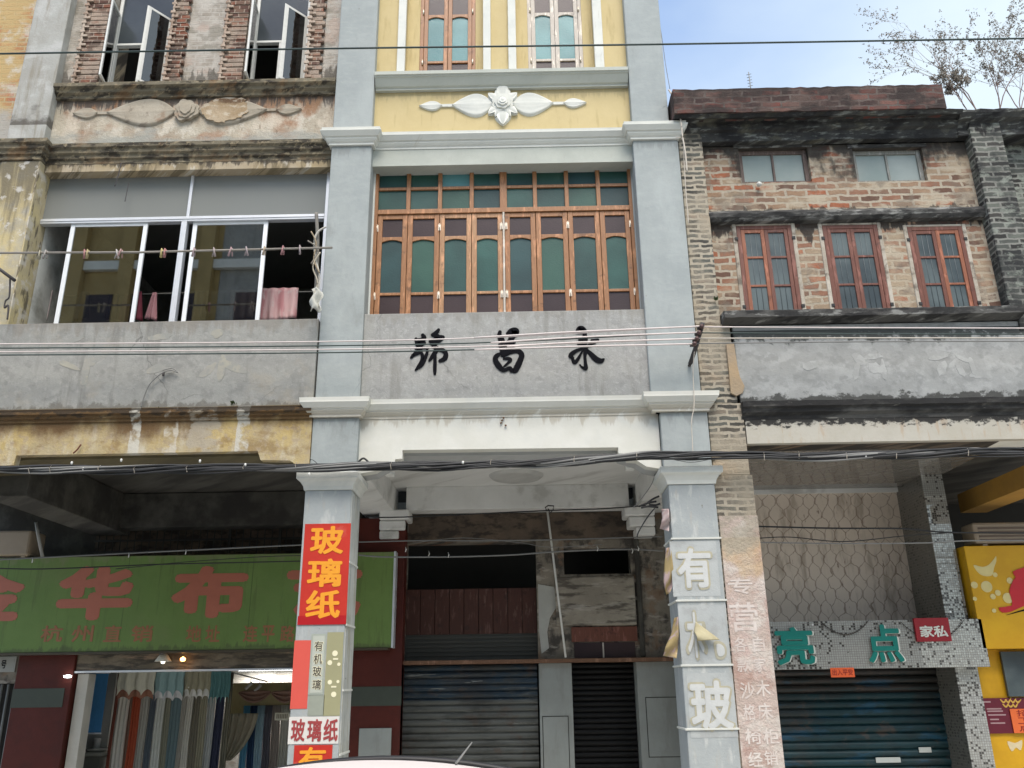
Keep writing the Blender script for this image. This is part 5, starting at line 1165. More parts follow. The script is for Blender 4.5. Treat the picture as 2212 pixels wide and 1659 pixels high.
BL = thing('roller_blind', 'blue roller blind on the white wall at left of the curtain shop', 'blind', ((p0.x+p1.x)/2, yb, p0.z))
box('blind_cloth', cloth('blue_blind', (.045, .15, .30)), BL, p0.x, p1.x, yb, yb+.01, p0.z, 1.92, 0); MB().tube([(p0.x-.01, yb, p0.z), (p1.x+.01, yb, p0.z)], .012, 8).build('bottom_bar', m_alu, BL); MB().tube([(p0.x-.02, yb, 1.93), (p1.x+.02, yb, 1.93)], .025, 10).build('roller', m_alu, BL)
box('display_wall', plaster('display_wall_white', (.42, .41, .37), fine=.04), K, -8, PX(*c5(470, 1000), 4.7), 4.68, 4.74, G, 2.05, 0)
s0, s1, s2 = P(*c5(190, 880), 4.35), P(*c5(455, 872), 4.35), P(*c5(200, 960), 4.35)
CT = thing('display_counter', 'grey counter under the blue roller blind', 'counter', ((s0.x+s1.x)/2, 4.35, G))
box('counter_top', flat('counter_grey', (.24, .24, .2), .4), CT, s0.x, s1.x, 4.3, 4.66, s0.z-.05, s0.z, .006); box('counter_body', flat('counter_dark', (.12, .12, .10), .5), CT, s0.x+.03, s1.x-.03, 4.34, 4.66, G+.12, s0.z-.051, .006)
tag(MB().lathe([(0, 0), (.12, 0), (.17, .05), (.165, .05), (.11, .012), (0, .012)], ((s0.x+s1.x)/2+.05, 4.48, s0.z+.002), n=28).build('bowl', flat('grey_bowl', (.25, .25, .22), .35), None), 'shallow grey bowl on the shop counter', 'bowl')
tag(MB().lathe([(0, 0), (.05, 0), (.05, .16), (.045, .18), (.0, .18)], ((s0.x+s1.x)/2+.0, 4.6, s0.z+.002), n=20).build('canister', flat('white_canister', (.5, .5, .47), .35), None), 'white canister standing behind the bowl on the counter', 'canister')
# little lamps under the sign
def cone_lamp(x, y, z, label, glow, ec):
    t = thing('spot_lamp', label, 'lamp', (x, y, z), 'small lamps under the green sign')
    MB().lathe([(.03, .10), (.05, .09), (.11, .0), (.10, .0), (.045, .08), (.0, .085)], (x, y, z), n=20).build('lamp_shade', flat('cream_shade', (.55, .52, .42), .5), t)
    MB().lathe([(0, -.03), (.02, -.025), (.03, 0), (.02, .03), (0, .04)], (x, y, z), n=12).build('bulb', emit('bulb_glow_%d' % int(glow), ec, glow), t)
p = P(354, 1424, YK-.10); cone_lamp(p.x, YK-.12, p.z-.03, 'cream lamp shade under the middle of the green sign', 1., (1, .95, .8))
p = P(395, 1424, YK-.10); t = thing('spot_lamp', 'tiny glowing orange lamp just right of the cream shade', 'lamp', (p.x, p.y, p.z), 'small lamps under the green sign')
MB().lathe([(0, -.03), (.03, -.02), (.035, .01), (0, .035)], p, n=12).build('bulb', emit('orange_glow', (1., .45, .12), 5.), t)
p = P(146, 1461, YK-.10); t = thing('spot_lamp', 'small white spot lamp on the left oxide red pier', 'lamp', (p.x, p.y, p.z), 'small lamps under the green sign')
MB().lathe([(0, -.02), (.045, -.015), (.05, .01), (0, .02)], p, n=14).build('bulb', emit('white_glow', (1., 1, 1), 3.), t); box('bracket', m_steelw, t, p.x-.02, p.x+.02, p.y+.02, YK-.051, p.z-.02, p.z+.02, 0)

# green sign
YG = 2.55
sz0, sz1 = (PZ(0, 1412, YG)+PZ(850, 1397, YG))/2, (PZ(0, 1205, YG)+PZ(850, 1192, YG))/2
GS = thing('shop_sign', 'long green shop sign with faded red characters across the left arcade', 'sign', (-4.8, YG, sz0))
m_green = plaster('green_vinyl', (.145, .225, .062), (.13, .205, .055), [L((.17, .205, .08), 1.2, .6, .1, .5), L((.09, .12, .04), 2.5, .6, .08, .5, 4, .4), L((.20, .20, .11), 4, .60, .07, .5, 2, .5, z=3.43, h=.25), L((.07, .08, .04), 4, .58, .07, .6, 2, .5, z=2.12, h=-.2)], fine=.09, rough=.55, bump=.12)
box('sign_box', m_green, GS, -8.2, (PX(850, 1195, YG)+PX(853, 1395, YG))/2, YG, YG+.16, sz0, sz1, .008)
box('edge_trim', m_alu, GS, (PX(850, 1195, YG)+PX(853, 1395, YG))/2-.02, (PX(850, 1195, YG)+PX(853, 1395, YG))/2+.008, YG-.012, YG+.165, sz0-.006, sz1+.006, .003)
box('bottom_trim', flat('dark_trim', (.06, .05, .03), .5), GS, -8.2, -1.78, YG-.008, YG+.15, sz0-.03, sz0-.001, .003)
m_redv = flat('faded_red_vinyl', (.40, .13, .08), .5); m_redv2 = flat('faded_small_red', (.30, .13, .06), .5)
def c6b(cx, cy): return cx/6.287, (2180+cy/3.456)/1.8192
def c6(cx, cy): return cx/2.874, (2100+cy/1.58)/1.8192
def gly4(ch, f, a, b, c_, d, y, par, mat, nm='character', depth=.004, bold=.03, dx=0.):
    x0 = (PX(*f(a, c_), y)+PX(*f(a, d), y))/2; x1 = (PX(*f(b, c_), y)+PX(*f(b, d), y))/2
    m = (a+b)/2
    return glyph(ch, nm, mat, par, x0+dx, x1+dx, PZ(*f(m, d), y), PZ(*f(m, c_), y), y, depth, bold)
gly4('金', c6b, -760, 330, 170, 905, YG, GS, m_redv, bold=.05)
gly4('华', c6b, 780, 1815, 150, 890, YG, GS, m_redv, bold=.05)
gly4('布', c6, 1065, 1535, 195, 520, YG, GS, m_redv, bold=.05)
gly4('艺', c6, 1775, 2245, 185, 520, YG, GS, m_redv, bold=.05)
for ch, a, b in (('杭', 255, 390), ('州', 445, 580), ('直', 645, 755), ('销', 815, 950), ('地', 1155, 1250), ('址', 1275, 1365), ('连', 1510, 1600), ('平', 1625, 1705), ('路', 1740, 1830)):
    gly4(ch, c6, a, b, 565, 668, YG, GS, m_redv2, depth=.003, bold=.02)
# dark transom grille above the green sign
TG = MB(); z0, z1 = PZ(400, 1190, 3.22)-.05, PZ(400, 1135, 3.22)
for i in range(34):
    x = PX(215, 1160, 3.22) + i*.105
    if x < -2.3: TG.tube([(x, 3.22, z0), (x, 3.22, z1)], .008, 5)
for z in (z0+.05, (z0+z1)/2, z1): TG.box(PX(205, 1160, 3.22), -2.3, 3.21, 3.235, z-.012, z+.012)
TG.build('transom_grille', flat('black_iron2', (.03, .028, .025), .6), K); box('transom_back', m_lintel, K, PX(205, 1160, 3.22), -2.3, 3.26, 3.29, z0, z1+.35, 0)
for x in (500, 608): box('transom_post', m_dark, K, PX(x, 1120, 3.18)-.02, PX(x, 1120, 3.18)+.02, 3.17, 3.2, z0, PZ(x, 1068, 3.18), .002)
# beige air conditioner far left, with pipe
a0 = P(70, 1190, 2.6); ac = thing('air_conditioner', 'beige air conditioner box above the left end of the green sign', 'air conditioner', (a0.x-.4, 2.6, sz1))
box('casing', m_ac, ac, a0.x-.9, a0.x, 2.5, 2.9, sz1+.02, PZ(70, 1145, 2.5), .03)
for xx in (a0.x-.8, a0.x-.1): box('foot', m_ac, ac, xx, xx+.05, 2.52, 2.7, sz1, sz1+.02, 0)
tag(MB().tube([P(78, 1128, 2.3), P(83, 1160, 2.35), P(92, 1203, 2.45)], .022, 8).build('drain_pipe', flat('grey_pipe', (.28, .28, .26), .5), None), 'short grey pipe beside the beige air conditioner box', 'pipe')

# ================================================================== signs on the left pillar
def c1(cx, cy): return (1060+cx/1.63)/1.8192, (2000+cy/1.63)/1.8192
m_redsign = plaster('red_sign_vinyl', (.47, .035, .022), (.42, .03, .02), [L((.55, .16, .12), 3, .62, .05, .4)], fine=.04, rough=.45, bump=.03)
m_yelchar = flat('orange_yellow_vinyl', (.72, .30, .025), .45, vary=.06)
def quad(f, a, b, c_, d, y):  # left,right (at top), top, bottom in crop px -> x0,x1,z0,z1 ; a,b given at mid height
    m = (a+b)/2
    return PX(*f(a, (c_+d)/2), y), PX(*f(b, (c_+d)/2), y), PZ(*f(m, d), y), PZ(*f(m, c_), y)
def sheet(name, mat, parent, f, a, b, c_, d, y, th=.004, bev=0):
    x0, x1, z0, z1 = quad(f, a, b, c_, d, y); return box(name, mat, parent, x0, x1, y-th, y-.0008, z0, z1, bev)
def sheet_thing(name, label, cat, f, a, b, c_, d, y, group=None):
    x0, x1, z0, z1 = quad(f, a, b, c_, d, y); return thing(name, label, cat, ((x0+x1)/2, y, z0), group)
s = sheet_thing('pillar_sign', 'tall red sign with three yellow characters at the top of the left pillar', 'sign', c1, 206, 505, 95, 740, 0)
sheet('sign_sheet', m_redsign, s, c1, 206, 505, 95, 740, 0, .006); sheet('bottom_strip', flat('deep_red_strip', (.36, .008, .012), .45), s, c1, 179, 487, 684, 741, -.0062, .003)
for ch, a, b, c_, d in (('玻', 258, 480, 110, 290), ('璃', 238, 468, 318, 500), ('纸', 228, 458, 520, 702)):
    gly4(ch, c1, a+3, b-6, c_, d, -.0062, s, m_yelchar, depth=.003, bold=.028)
s = sheet_thing('blank_notice', 'blank salmon red sheet on the left pillar below the tall red sign', 'notice', c1, 145, 252, 842, 1280, 0)
sheet('paper', flat('salmon_red', (.58, .085, .062), .6, vary=.05), s, c1, 145, 252, 842, 1280, 0, .004)
s = sheet_thing('blank_notice', 'olive plastic sheet with pale dots on the left pillar', 'notice', c1, 358, 462, 790, 1325, 0)
m_ol = flat('olive_plastic', (.30, .29, .17), .35, vary=.1); sheet('plastic_sheet', m_ol, s, c1, 356, 462, 790, 1325, 0, .004)
m_cream = flat('cream_dot', (.72, .68, .48), .5)
for cx, cy, r in ((418, 925, 15), (385, 985, 13), (443, 995, 9), (385, 1110, 12), (437, 1106, 8), (410, 1188, 14)):
    p = P(*c1(cx, cy), -.004); MB().prism(blob(r*.0019, (p.x, p.z), 16), -.0068, -.0041).build('pale_dot', m_cream, s)
for cx, cy in ((422, 961), (410, 1139)):
    p = P(*c1(cx, cy), -.004); box('pale_dash', m_cream, s, p.x-.026, p.x+.026, -.0065, -.0041, p.z-.008, p.z+.008, 0)
s = sheet_thing('pillar_sign', 'narrow translucent grey strip with four small vertical characters on the left pillar', 'sign', c1, 255, 352, 800, 1190, 0)
sheet('strip', flat('grey_green_film', (.33, .36, .31), .3, vary=.08), s, c1, 257, 353, 800, 1190, -.001, .004); sheet('strip_inner', flat('pale_grey_film', (.42, .44, .38), .3, vary=.08), s, c1, 268, 343, 812, 1178, -.005, .002)
for ch, cy, cx in (('有', 878, 313), ('机', 960, 309), ('玻', 1040, 303), ('璃', 1125, 300)):
    gly4(ch, c1, cx-30, cx+32, cy-35, cy+35, -.0072, s, m_cream, depth=.001, bold=.05); gly4(ch, c1, cx-27, cx+28, cy-32, cy+32, -.0084, s, flat('brown_black_ink', (.05, .045, .04), .6), depth=.001, bold=.012)
s = sheet_thing('blank_notice', 'grey green plastic patch under the narrow strip on the left pillar', 'notice', c1, 245, 345, 1195, 1325, 0)
sheet('plastic_sheet', flat('grey_green_plastic', (.27, .29, .24), .4), s, c1, 246, 348, 1193, 1325, 0, .004)
s = sheet_thing('pillar_sign', 'white sign with three red brown characters in a row on the left pillar', 'sign', c1, 121, 443, 1330, 1505, 0)
m_whs = flat('white_sign_sheet', (.60, .58, .54), .5, vary=.06); sheet('sign_sheet', m_whs, s, c1, 121, 443, 1330, 1505, 0, .006)
for ch, a, b in (('玻', 137, 226), ('璃', 240, 332), ('纸', 345, 437)):
    gly4(ch, c1, a, b, 1345, 1490, -.0062, s, flat('red_brown_letter', (.30, .05, .05), .5), depth=.003, bold=.025)
s = sheet_thing('pillar_sign', 'small red sign with one yellow character low on the left pillar above the car', 'sign', c1, 152, 398, 1512, 1720, 0)
sheet('sign_sheet', m_redsign, s, c1, 152, 398, 1512, 1720, 0, .006); gly4('有', c1, 185, 358, 1525, 1690, -.0062, s, m_yelchar, depth=.003, bold=.028)

# peeling letters and panels on the right pillar
def c11(cx, cy): return (2580+cx/1.63)/1.8192, (2000+cy/1.63)/1.8192
m_peelw = plaster('peeling_white_vinyl', (.52, .53, .51), (.44, .455, .445), fine=.1, bump=.2); m_peelc = plaster('cream_glue_edge', (.42, .39, .28), (.33, .32, .25), [L((.35, .3, .2), 6, .6, .05, .6)], fine=.1)
for c0, c1_, lab in ((205, 560, 0), (615, 1005, 1), (1050, 1465, 2)):
    sheet('pale_panel', plaster('pale_pillar_panel_%d' % lab, (.40, .42, .41), (.35, .37, .365), [L((.30, .31, .30), 5, .56, .07, .6)], fine=.1, bump=.3), C, c11, 95+lab*55, 395+lab*55, c0, c1_, .0, .0022)
RP = thing('pillar_lettering', 'three large peeling white characters down the right pillar', 'lettering', (1.86, 0, 1.3))
for ch, a, b, c_, d in (('有', 122, 366, 236, 520), ('机', 175, 448, 640, 975), ('玻', 205, 500, 1085, 1430)):
    if ch == '机':
        gly4('木', c11, 178, 325, 645, 972, -.0025, RP, m_peelc, depth=.004, bold=.065); gly4('木', c11, 196, 300, 660, 955, -.0068, RP, m_peelw, depth=.003, bold=.03)
        pts = [(365, 855), (400, 845), (440, 870), (450, 930), (425, 965), (385, 960), (372, 920)]
        MB().prism(smooth_poly([(P(*c11(x, y), 0).x, P(*c11(x, y), 0).z) for x, y in pts], 3), -.006, 0.).build('letter_remnant', m_peelc, RP)
        pts = [(382, 872), (405, 865), (430, 885), (436, 925), (415, 945), (392, 935)]
        MB().prism(smooth_poly([(P(*c11(x, y), 0).x, P(*c11(x, y), 0).z) for x, y in pts], 3), -.009, -.0062).build('letter_remnant', m_peelw, RP)
        q = [P(*c11(250, 722), -.02), P(*c11(405, 838), -.06), P(*c11(262, 845), -.10), P(*c11(240, 790), -.02)]
        def fl(u, v): return q[0].lerp(q[1], u).lerp(q[3].lerp(q[2], u), v) + Vector((0, -.05*math.sin(math.pi*u)*v, 0))
        MB().grid(fl, 12, 8).build('curled_flap', plaster('yellowed_back', (.45, .41, .27), (.36, .32, .2), fine=.1), RP, keep=True, solid=.004)
    else:
        gly4(ch, c11, a, b, c_, d, -.0025, RP, m_peelc, 'letter_edge', .004, .055); gly4(ch, c11, a+14, b-14, c_+14, d-14, -.0068, RP, m_peelw, 'character', .003, .03)
def c12(pts, y): return [P(*c11(a, b), y) for a, b in pts]
# torn paper strips on the pillar's inner side
for i, (pa, pb, lab) in enumerate((([(62, 250), (50, 360), (45, 470), (62, 550)], [(92, 245), (105, 350), (112, 470), (85, 540)], 'upper torn yellow and pink paper curl on the inner side of the right pillar'), ([(112, 700), (95, 800), (55, 890), (42, 940)], [(138, 690), (142, 790), (138, 890), (128, 958)], 'lower torn curl with pink back on the inner side of the right pillar'), ([(30, 0), (38, 60), (20, 125)], [(80, 0), (84, 80), (80, 145)], 'pale pink paper flap near the top of the right pillar'))):
    def fs(u, v, pa=pa, pb=pb):
        def along(pp):
            t = v*(len(pp)-1); k = min(int(t), len(pp)-2); a, b = pp[k], pp[k+1]; return (a[0]+(b[0]-a[0])*(t-k), a[1]+(b[1]-a[1])*(t-k))
        A_, B_ = along(pa), along(pb); x, y = A_[0]+(B_[0]-A_[0])*u, A_[1]+(B_[1]-A_[1])*u
        return P(*c11(x, y), .06 - .05*u + .04*math.sin(7*v+u*3))
    t = NT('torn_paper_%d' % i, .7); n = t.noise(5, 3, .6, 2, .6, off=i*3)
    t.col(t.mix(t.sstep(n, .46, .54), (.34, .26, .12) if i < 2 else (.42, .35, .33), (.40, .30, .285))); 
    tag(MB().grid(fs, 6, 14).build('torn_paper', t.m, None, keep=True, solid=.003), lab, 'torn paper')

# vertical seams of the green sign and a white wall unit deep in the shop
for x in (-7.0, -5.35, -3.65): box('panel_seam', flat('green_seam', (.09, .14, .04), .5), GS, x-.004, x+.004, YG-.002, YG-.0005, sz0+.01, sz1-.01, 0)
u0, u1 = P(*c5(1950, 600), 5.1), P(*c5(2090, 530), 5.1)
WU = thing('wall_unit', 'small white slatted wall unit beside the left pillar under the right swag', 'wall unit', ((u0.x+u1.x)/2, 5.1, u0.z))
box('casing', flat('ivory_plastic', (.75, .73, .6), .4), WU, u0.x, u1.x, 5.05, 5.15, u0.z, u1.z, .008)
for k in range(7): box('slat', flat('brown_gap', (.3, .26, .18), .5), WU, u0.x+.03+k*(u1.x-u0.x-.06)/7, u0.x+.045+k*(u1.x-u0.x-.06)/7, 5.044, 5.0495, u0.z+.03, u1.z-.02, 0)

# ================================================================== cables
m_black = flat('black_cable', (.022, .023, .024), .5); m_greyc = flat('grey_cable', (.18, .18, .17), .6); m_palec = flat('pale_cable', (.50, .45, .38), .5); m_pinkc = flat('pink_white_cable', (.62, .55, .52), .45); m_dkc = flat('dark_green_cable', (.035, .055, .05), .5)
def poly_at(pts, y): return [P(a, b, y) for a, b in pts]
def smooth3(pts, k=6):
    out = []; n = len(pts)
    for i in range(n-1):
        p0, p1, p2, p3 = pts[max(0, i-1)], pts[i], pts[i+1], pts[min(n-1, i+2)]
        for q in range(k):
            t = q/k; out.append(.5*((2*p1)+(-p0+p2)*t+(2*p0-5*p1+4*p2-p3)*t*t+(-p0+3*p1-3*p2+p3)*t**3))
    out.append(pts[-1]); return out
def cable(pts, r, mat, label, group=None, name='cable', n=6): return tag(MB().tube(smooth3(pts), r, n).build(name, mat, None), label, 'cable', group)
cable(poly_at([(-150, 118), (0, 116), (700, 105), (1400, 96), (2212, 83), (2400, 80)], -3.), .0085, m_dkc, 'single dark cable crossing the top of the photo in front of all the houses')
# telephone bundle
base = [(-140, 1009), (0, 1011), (278, 1013), (556, 1009), (782, 1006), (1028, 1003), (1176, 998), (1391, 983), (1539, 981), (1783, 984), (2000, 978), (2110, 974), (2350, 979)]
BN = thing('cable_bundle', 'thick twisted bundle of black telephone cables across the arcades', 'cables', tuple(P(1100, 1003, -.17)))
for k in range(15):
    pts = []
    ph = random.uniform(0, 6)
    for i in range(len(base)-1):
        for q in range(3):
            t = q/3; x = base[i][0]+(base[i+1][0]-base[i][0])*t; y = base[i][1]+(base[i+1][1]-base[i][1])*t
            y += 6.5*math.sin(x/90+ph+k)*(.35+.65*abs(math.sin(x/260+k))) + random.uniform(-1.5, 1.5)
            if k > 8: y += 5
            pts.append(P(x, y, -.17 + .03*math.cos(x/90+ph+k)))
    MB().tube(smooth3(pts, 3), random.uniform(.008, .017), 6).build('bundle_strand', m_black if k % 5 else m_greyc, BN)
for x, y in ((65, 1014), (110, 1012), (215, 1012), (292, 1013), (405, 1011), (527, 1010), (640, 1005), (845, 1005), (1060, 1000), (1240, 992), (1375, 983), (1650, 985), (1725, 982), (1828, 985), (1935, 982), (2090, 976)):
    p = P(x, y, -.19); MB().tube([p+Vector((.004, -.0, .035)), p+Vector((-.003, -.03, 0)), p+Vector((.0, 0, -.045))], .005, 5).build('cable_tie', m_palec, BN)
for x, y in ((180, 1013), (262, 994), (155, 1000), (530, 1004), (432, 996), (668, 1024), (1000, 999), (1870, 985)):
    p = P(x, y, -.2); MB().lathe([(0, -.02), (.012, -.012), (.012, .012), (0, .02)], p, n=8).build('white_clip', m_steelw, BN)
# swags behind the bundle resting on the pillar tops
for i, (x0, x1, y) in enumerate(((655, 690, 1006), (1440, 1545, 990), (770, 800, 1003))):
    cable(poly_at([(x0, y), ((x0+x1)/2, y+9 if i == 1 else y-13), (x1, y)], .02), .012, m_black, ['black cable loop on top of the left pillar', 'black cable loop sagging over the right pillar cap', 'small black cable loop at the inner side of the left pillar'][i], 'cable loops on the pillars')
# four power wires
rows = [([(-150, 742), (0, 743), (690, 738), (1079, 728), (1517, 704)], m_pinkc), ([(-150, 751), (0, 752), (690, 747), (1079, 739), (1512, 717)], m_dkc), ([(-150, 759), (0, 760), (690, 755), (1079, 747), (1507, 731)], m_pinkc), ([(-150, 767), (0, 767), (690, 762), (1079, 754), (1502, 742)], m_dkc)]
nm4 = ['topmost', 'second', 'third', 'lowest']
for i, (pts, m) in enumerate(rows):
    cable(poly_at(pts, -.32), .0075, m, nm4[i]+' of four parallel wires left of the iron bracket', 'power wires left of the bracket')
    cable(poly_at([(1025+35*(i % 3), pts[3][1]+1.5 - (0 if i else 0)), (1250, (pts[3][1]+pts[4][1])/2+.5), (pts[4][0]-4, pts[4][1]+1)], -.327), .0095, m_pinkc, nm4[i]+' pale sleeve on the wires in front of the calligraphy', 'pale wire sleeves')
for i, (y0, y1, y2, m) in enumerate(((706, 708, 709, m_pinkc), (719, 721, 722, m_dkc), (731, 730, 730, m_palec), (742, 738, 737, m_greyc))):
    cable(poly_at([(1516-4*i, y0), (1870, y1), (2212, y2), (2360, y2)], -.32), .007, m, nm4[i]+' of four parallel wires right of the iron bracket', 'power wires right of the bracket')
b0, b1 = P(1519, 702, -.33), P(1491, 786, -.05)
BR = thing('wire_bracket', 'dark iron bracket holding four wires beside the right pilaster', 'bracket', tuple(b1))
m_iron = flat('old_iron', (.055, .05, .05), .6)
d = (b1-b0); MB().tube([b0+Vector((.0, 0, .03)), b0+d*.5, b1], .030, 4).build('bracket_bar', m_iron, BR)
MB().tube([b1, b1+Vector((.0, .12, 0))], .02, 6).build('wall_stub', m_iron, BR)
for i, (x, y) in enumerate(((1515, 706), (1510, 719), (1505, 732), (1500, 743))):
    p = P(x, y, -.33); MB().lathe([(0, -.035), (.02, -.03), (.026, -.01), (.016, 0), (.026, .012), (.018, .032), (0, .036)], p, 'y', 12).build('insulator', flat('brown_insulator', (.09, .05, .045), .3), BR)
    MB().box(p.x-.04, p.x+.01, p.y+.01, p.y+.06, p.z-.012, p.z+.012).build('clamp', m_iron, BR)
# arcade wires
def gw(lst, y, r, mat, lab, grp): return cable(poly_at(lst, y), r, mat, lab, grp)
gw([(-100, 1212), (17, 1208), (278, 1195), (651, 1177), (760, 1174)], 1.4, .010, m_greyc, 'upper grey wire in front of the green sign', 'wires in the left arcade')
gw([(-100, 1226), (0, 1228), (100, 1229), (278, 1222), (348, 1219), (651, 1212), (760, 1208)], 1.45, .008, m_black, 'lower dark wire crossing the green sign', 'wires in the left arcade')
gw([(250, 1229), (320, 1222), (400, 1214), (560, 1203), (651, 1200)], 1.43, .005, m_black, 'thin slack wire over the big characters of the green sign', 'wires in the left arcade')
gw([(775, 1171), (900, 1168), (1050, 1168), (1200, 1166), (1363, 1161), (1430, 1159)], 1.5, .008, m_greyc, 'upper grey wire across the centre arcade', 'wires in the centre arcade')
gw([(775, 1199), (830, 1203), (968, 1203), (1100, 1199), (1199, 1192), (1290, 1188), (1371, 1187), (1432, 1190)], 1.5, .010, m_greyc, 'lower grey wire across the centre arcade', 'wires in the centre arcade')
gw([(900, 1172), (1000, 1162), (1120, 1172), (1190, 1182), (1300, 1176)], 1.52, .004, m_greyc, 'thin slack wire between the two wires of the centre arcade', 'wires in the centre arcade')
gw([(1600, 1136), (1790, 1141), (1950, 1142), (2050, 1150), (2300, 1152)], .9, .010, m_black, 'upper black wire across the mosaic shop front', 'wires in the right arcade')
gw([(1600, 1166), (1700, 1160), (1820, 1170), (1950, 1158), (2060, 1150)], .92, .006, m_black, 'loose middle wire across the mosaic shop front', 'wires in the right arcade')
gw([(1600, 1171), (1800, 1174), (1990, 1173), (2100, 1168), (2300, 1168)], .9, .008, m_greyc, 'lower grey wire across the mosaic shop front', 'wires in the right arcade')
WC = ('lower centre arcade wire near the middle of the dark opening', 'lower centre arcade wire close to the small black window', 'centre arcade wire just above the small black window', 'lower centre arcade wire at the left jamb', 'lower centre arcade wire right of the left jamb', 'upper wire over the left half of the green sign', 'upper wire over the middle of the green sign', 'upper wire at the far left of the green sign', 'lower centre arcade wire in front of the hook pole')
for i, (x, y, yy) in enumerate(((968, 1199, 1.48), (1378, 1185, 1.48), (1365, 1190, 1.48), (876, 1187, 1.48), (926, 1196, 1.48), (278, 1199, 1.36), (401, 1192, 1.36), (70, 1210, 1.36), (1290, 1185, 1.48))):
    p = P(x, y, yy); tag(MB().tube([p+Vector((0, 0, .03)), p+Vector((.01, -.015, 0)), p-Vector((0, 0, .03))], .006, 5).build('wire_clip', m_steelw, None), 'tiny white clip on the ' + WC[i], 'clip', 'white clips on the arcade wires')
# black span with hook under the centre ceiling
cable(poly_at([(790, 1116), (870, 1117), (1180, 1103), (1300, 1099), (1395, 1092)], 2.2), .009, m_black, 'black wire strung below the white back beam of the centre arcade')
KN = thing('cable_knot', 'black taped cable knot at the inner side of the right pillar', 'cable knot', tuple(P(1400, 1090, .35)))
for i, pts in enumerate(([(1380, 1094), (1398, 1087), (1418, 1083)], [(1385, 1097), (1400, 1094), (1422, 1096)], [(1395, 1089), (1410, 1078), (1424, 1072)], [(1402, 1090), (1416, 1091), (1426, 1088)])):
    MB().tube(smooth3(poly_at(pts, .35)), .012, 6).build('taped_strand', m_black, KN)
cable(poly_at([(1414, 1098), (1398, 1118), (1380, 1148), (1376, 1160)], .35), .008, m_black, 'black cable dropping from the knot at the right pillar')
cable(poly_at([(1418, 1012), (1408, 1045), (1385, 1078), (1368, 1096)], .4), .004, m_greyc, 'thin grey wire from the right lamp box down to the knot')
hp = P(1182, 1100, 2.6); hb = P(1222, 1420, 2.75)
HK = thing('hook_pole', 'slim white pole with a hooked top leaning in the centre arcade', 'pole', tuple(hb))
MB().tube([hp, hp.lerp(hb, .5), hb], .014, 8).build('pole_shaft', m_steelw, HK)
MB().tube(poly_at([(1181, 1104), (1178, 1096), (1184, 1092), (1196, 1093), (1195, 1101), (1189, 1108), (1184, 1099)], 2.58), .010, 6).build('hook', m_iron, HK)
# lamp boxes under the beam
for i, (x, y) in enumerate(((841, 1016), (1361, 1003))):
    p = P(x, y, .62); t = thing('lamp_box', ['small white lamp box under the beam beside the left pillar', 'small white lamp box under the beam beside the right pillar'][i], 'lamp', (p.x, p.y, p.z), 'white lamp boxes under the beam')
    box('housing', flat('white_plastic', (.75, .76, .72), .4), t, p.x-.05, p.x+.05, p.y-.05, p.y+.10, p.z-.06, p.z+.02, .01); box('stem', m_steelw, t, p.x-.012, p.x+.012, p.y, p.y+.03, p.z+.02, 4.20, 0)
    box('diffuser', flat('diffuser_white', (.8, .82, .8), .3), t, p.x-.04, p.x+.04, p.y-.055, p.y-.0505, p.z-.05, p.z+.01, 0)
# loose pale line down the right pilaster and other hanging lines
c3l = [(35, 450), (60, 490), (85, 560), (98, 620), (104, 680), (118, 760), (128, 860)]
cable([px3(a, b, -.10 - .05*(b > 600)) for a, b in c3l], .010, m_palec, 'loose pale cable hanging beside the top of the right pilaster')
cable([px3(a, b, -.12) for a, b in ((70, 690), (105, 700), (112, 800), (118, 900), (125, 1000), (135, 1120))], .005, m_palec, 'thin pale line down the grey brick pier')
cable(poly_at([(1500, 760), (1497, 800), (1499, 850), (1499, 880), (1494, 910), (1496, 960), (1497, 985)], -.16), .005, m_palec, 'thin pale line hanging below the iron bracket')
cable(poly_at([(1416, 10), (1428, 70), (1438, 140), (1447, 192)], .1), .004, m_greyc, 'thin wire against the sky beside the centre house')
cable(poly_at([(305, 880), (312, 855), (325, 828), (350, 806), (370, 800), (384, 805), (372, 796), (352, 800)], -.06), .006, m_greyc, 'bent grey wire on the left concrete parapet')
box_ = P(353, 808, -.05); tag(MB().lathe([(0, -.03), (.014, -.02), (.014, .02), (0, .03)], box_, n=8).build('wall_hook', m_iron, None), 'small dark hook on the left concrete parapet', 'hook')
cable(poly_at([(158, 979), (166, 972), (175, 960)], -.03), .008, flat('rusty_rod', (.14, .05, .03), .8), 'rusty rod stub on the ochre beam')
cable(poly_at([(262, 352), (255, 380), (248, 402)], .05), .006, m_iron, 'dark rod hanging from the stained lintel of the left house')
cable(poly_at([(278, 395), (274, 415), (270, 435)], .15), .006, m_iron, 'second dark rod in front of the left window transom')

# ================================================================== laundry pole and clothes
yl = -.45
LP_ = thing('laundry_pole', 'long horizontal pole with faded pegs before the wide left window', 'pole', tuple(P(350, 545, yl)))
MB().tube([P(-120, 547, yl), P(300, 545, yl), P(718, 535, yl)], .013, 8).build('pole_shaft', flat('grey_bamboo', (.24, .22, .19), .6), LP_)
ORD = 'first second third fourth fifth sixth seventh eighth ninth tenth eleventh twelfth thirteenth fourteenth fifteenth'.split()
pegs = [(87, 547, (.4, .35, .2)), (100, 546, (.4, .35, .3)), (183, 545, (.45, .12, .1)), (190, 545, (.5, .38, .1)), (252, 545, (.55, .5, .45)), (262, 544, (.45, .2, .18)), (350, 543, (.55, .42, .06)), (357, 543, (.45, .1, .08)), (420, 541, (.4, .25, .25)), (462, 541, (.4, .3, .28)), (500, 540, (.4, .2, .2)), (532, 539, (.4, .3, .3)), (572, 538, (.5, .35, .2)), (612, 537, (.4, .1, .1)), (648, 536, (.4, .3, .3))]
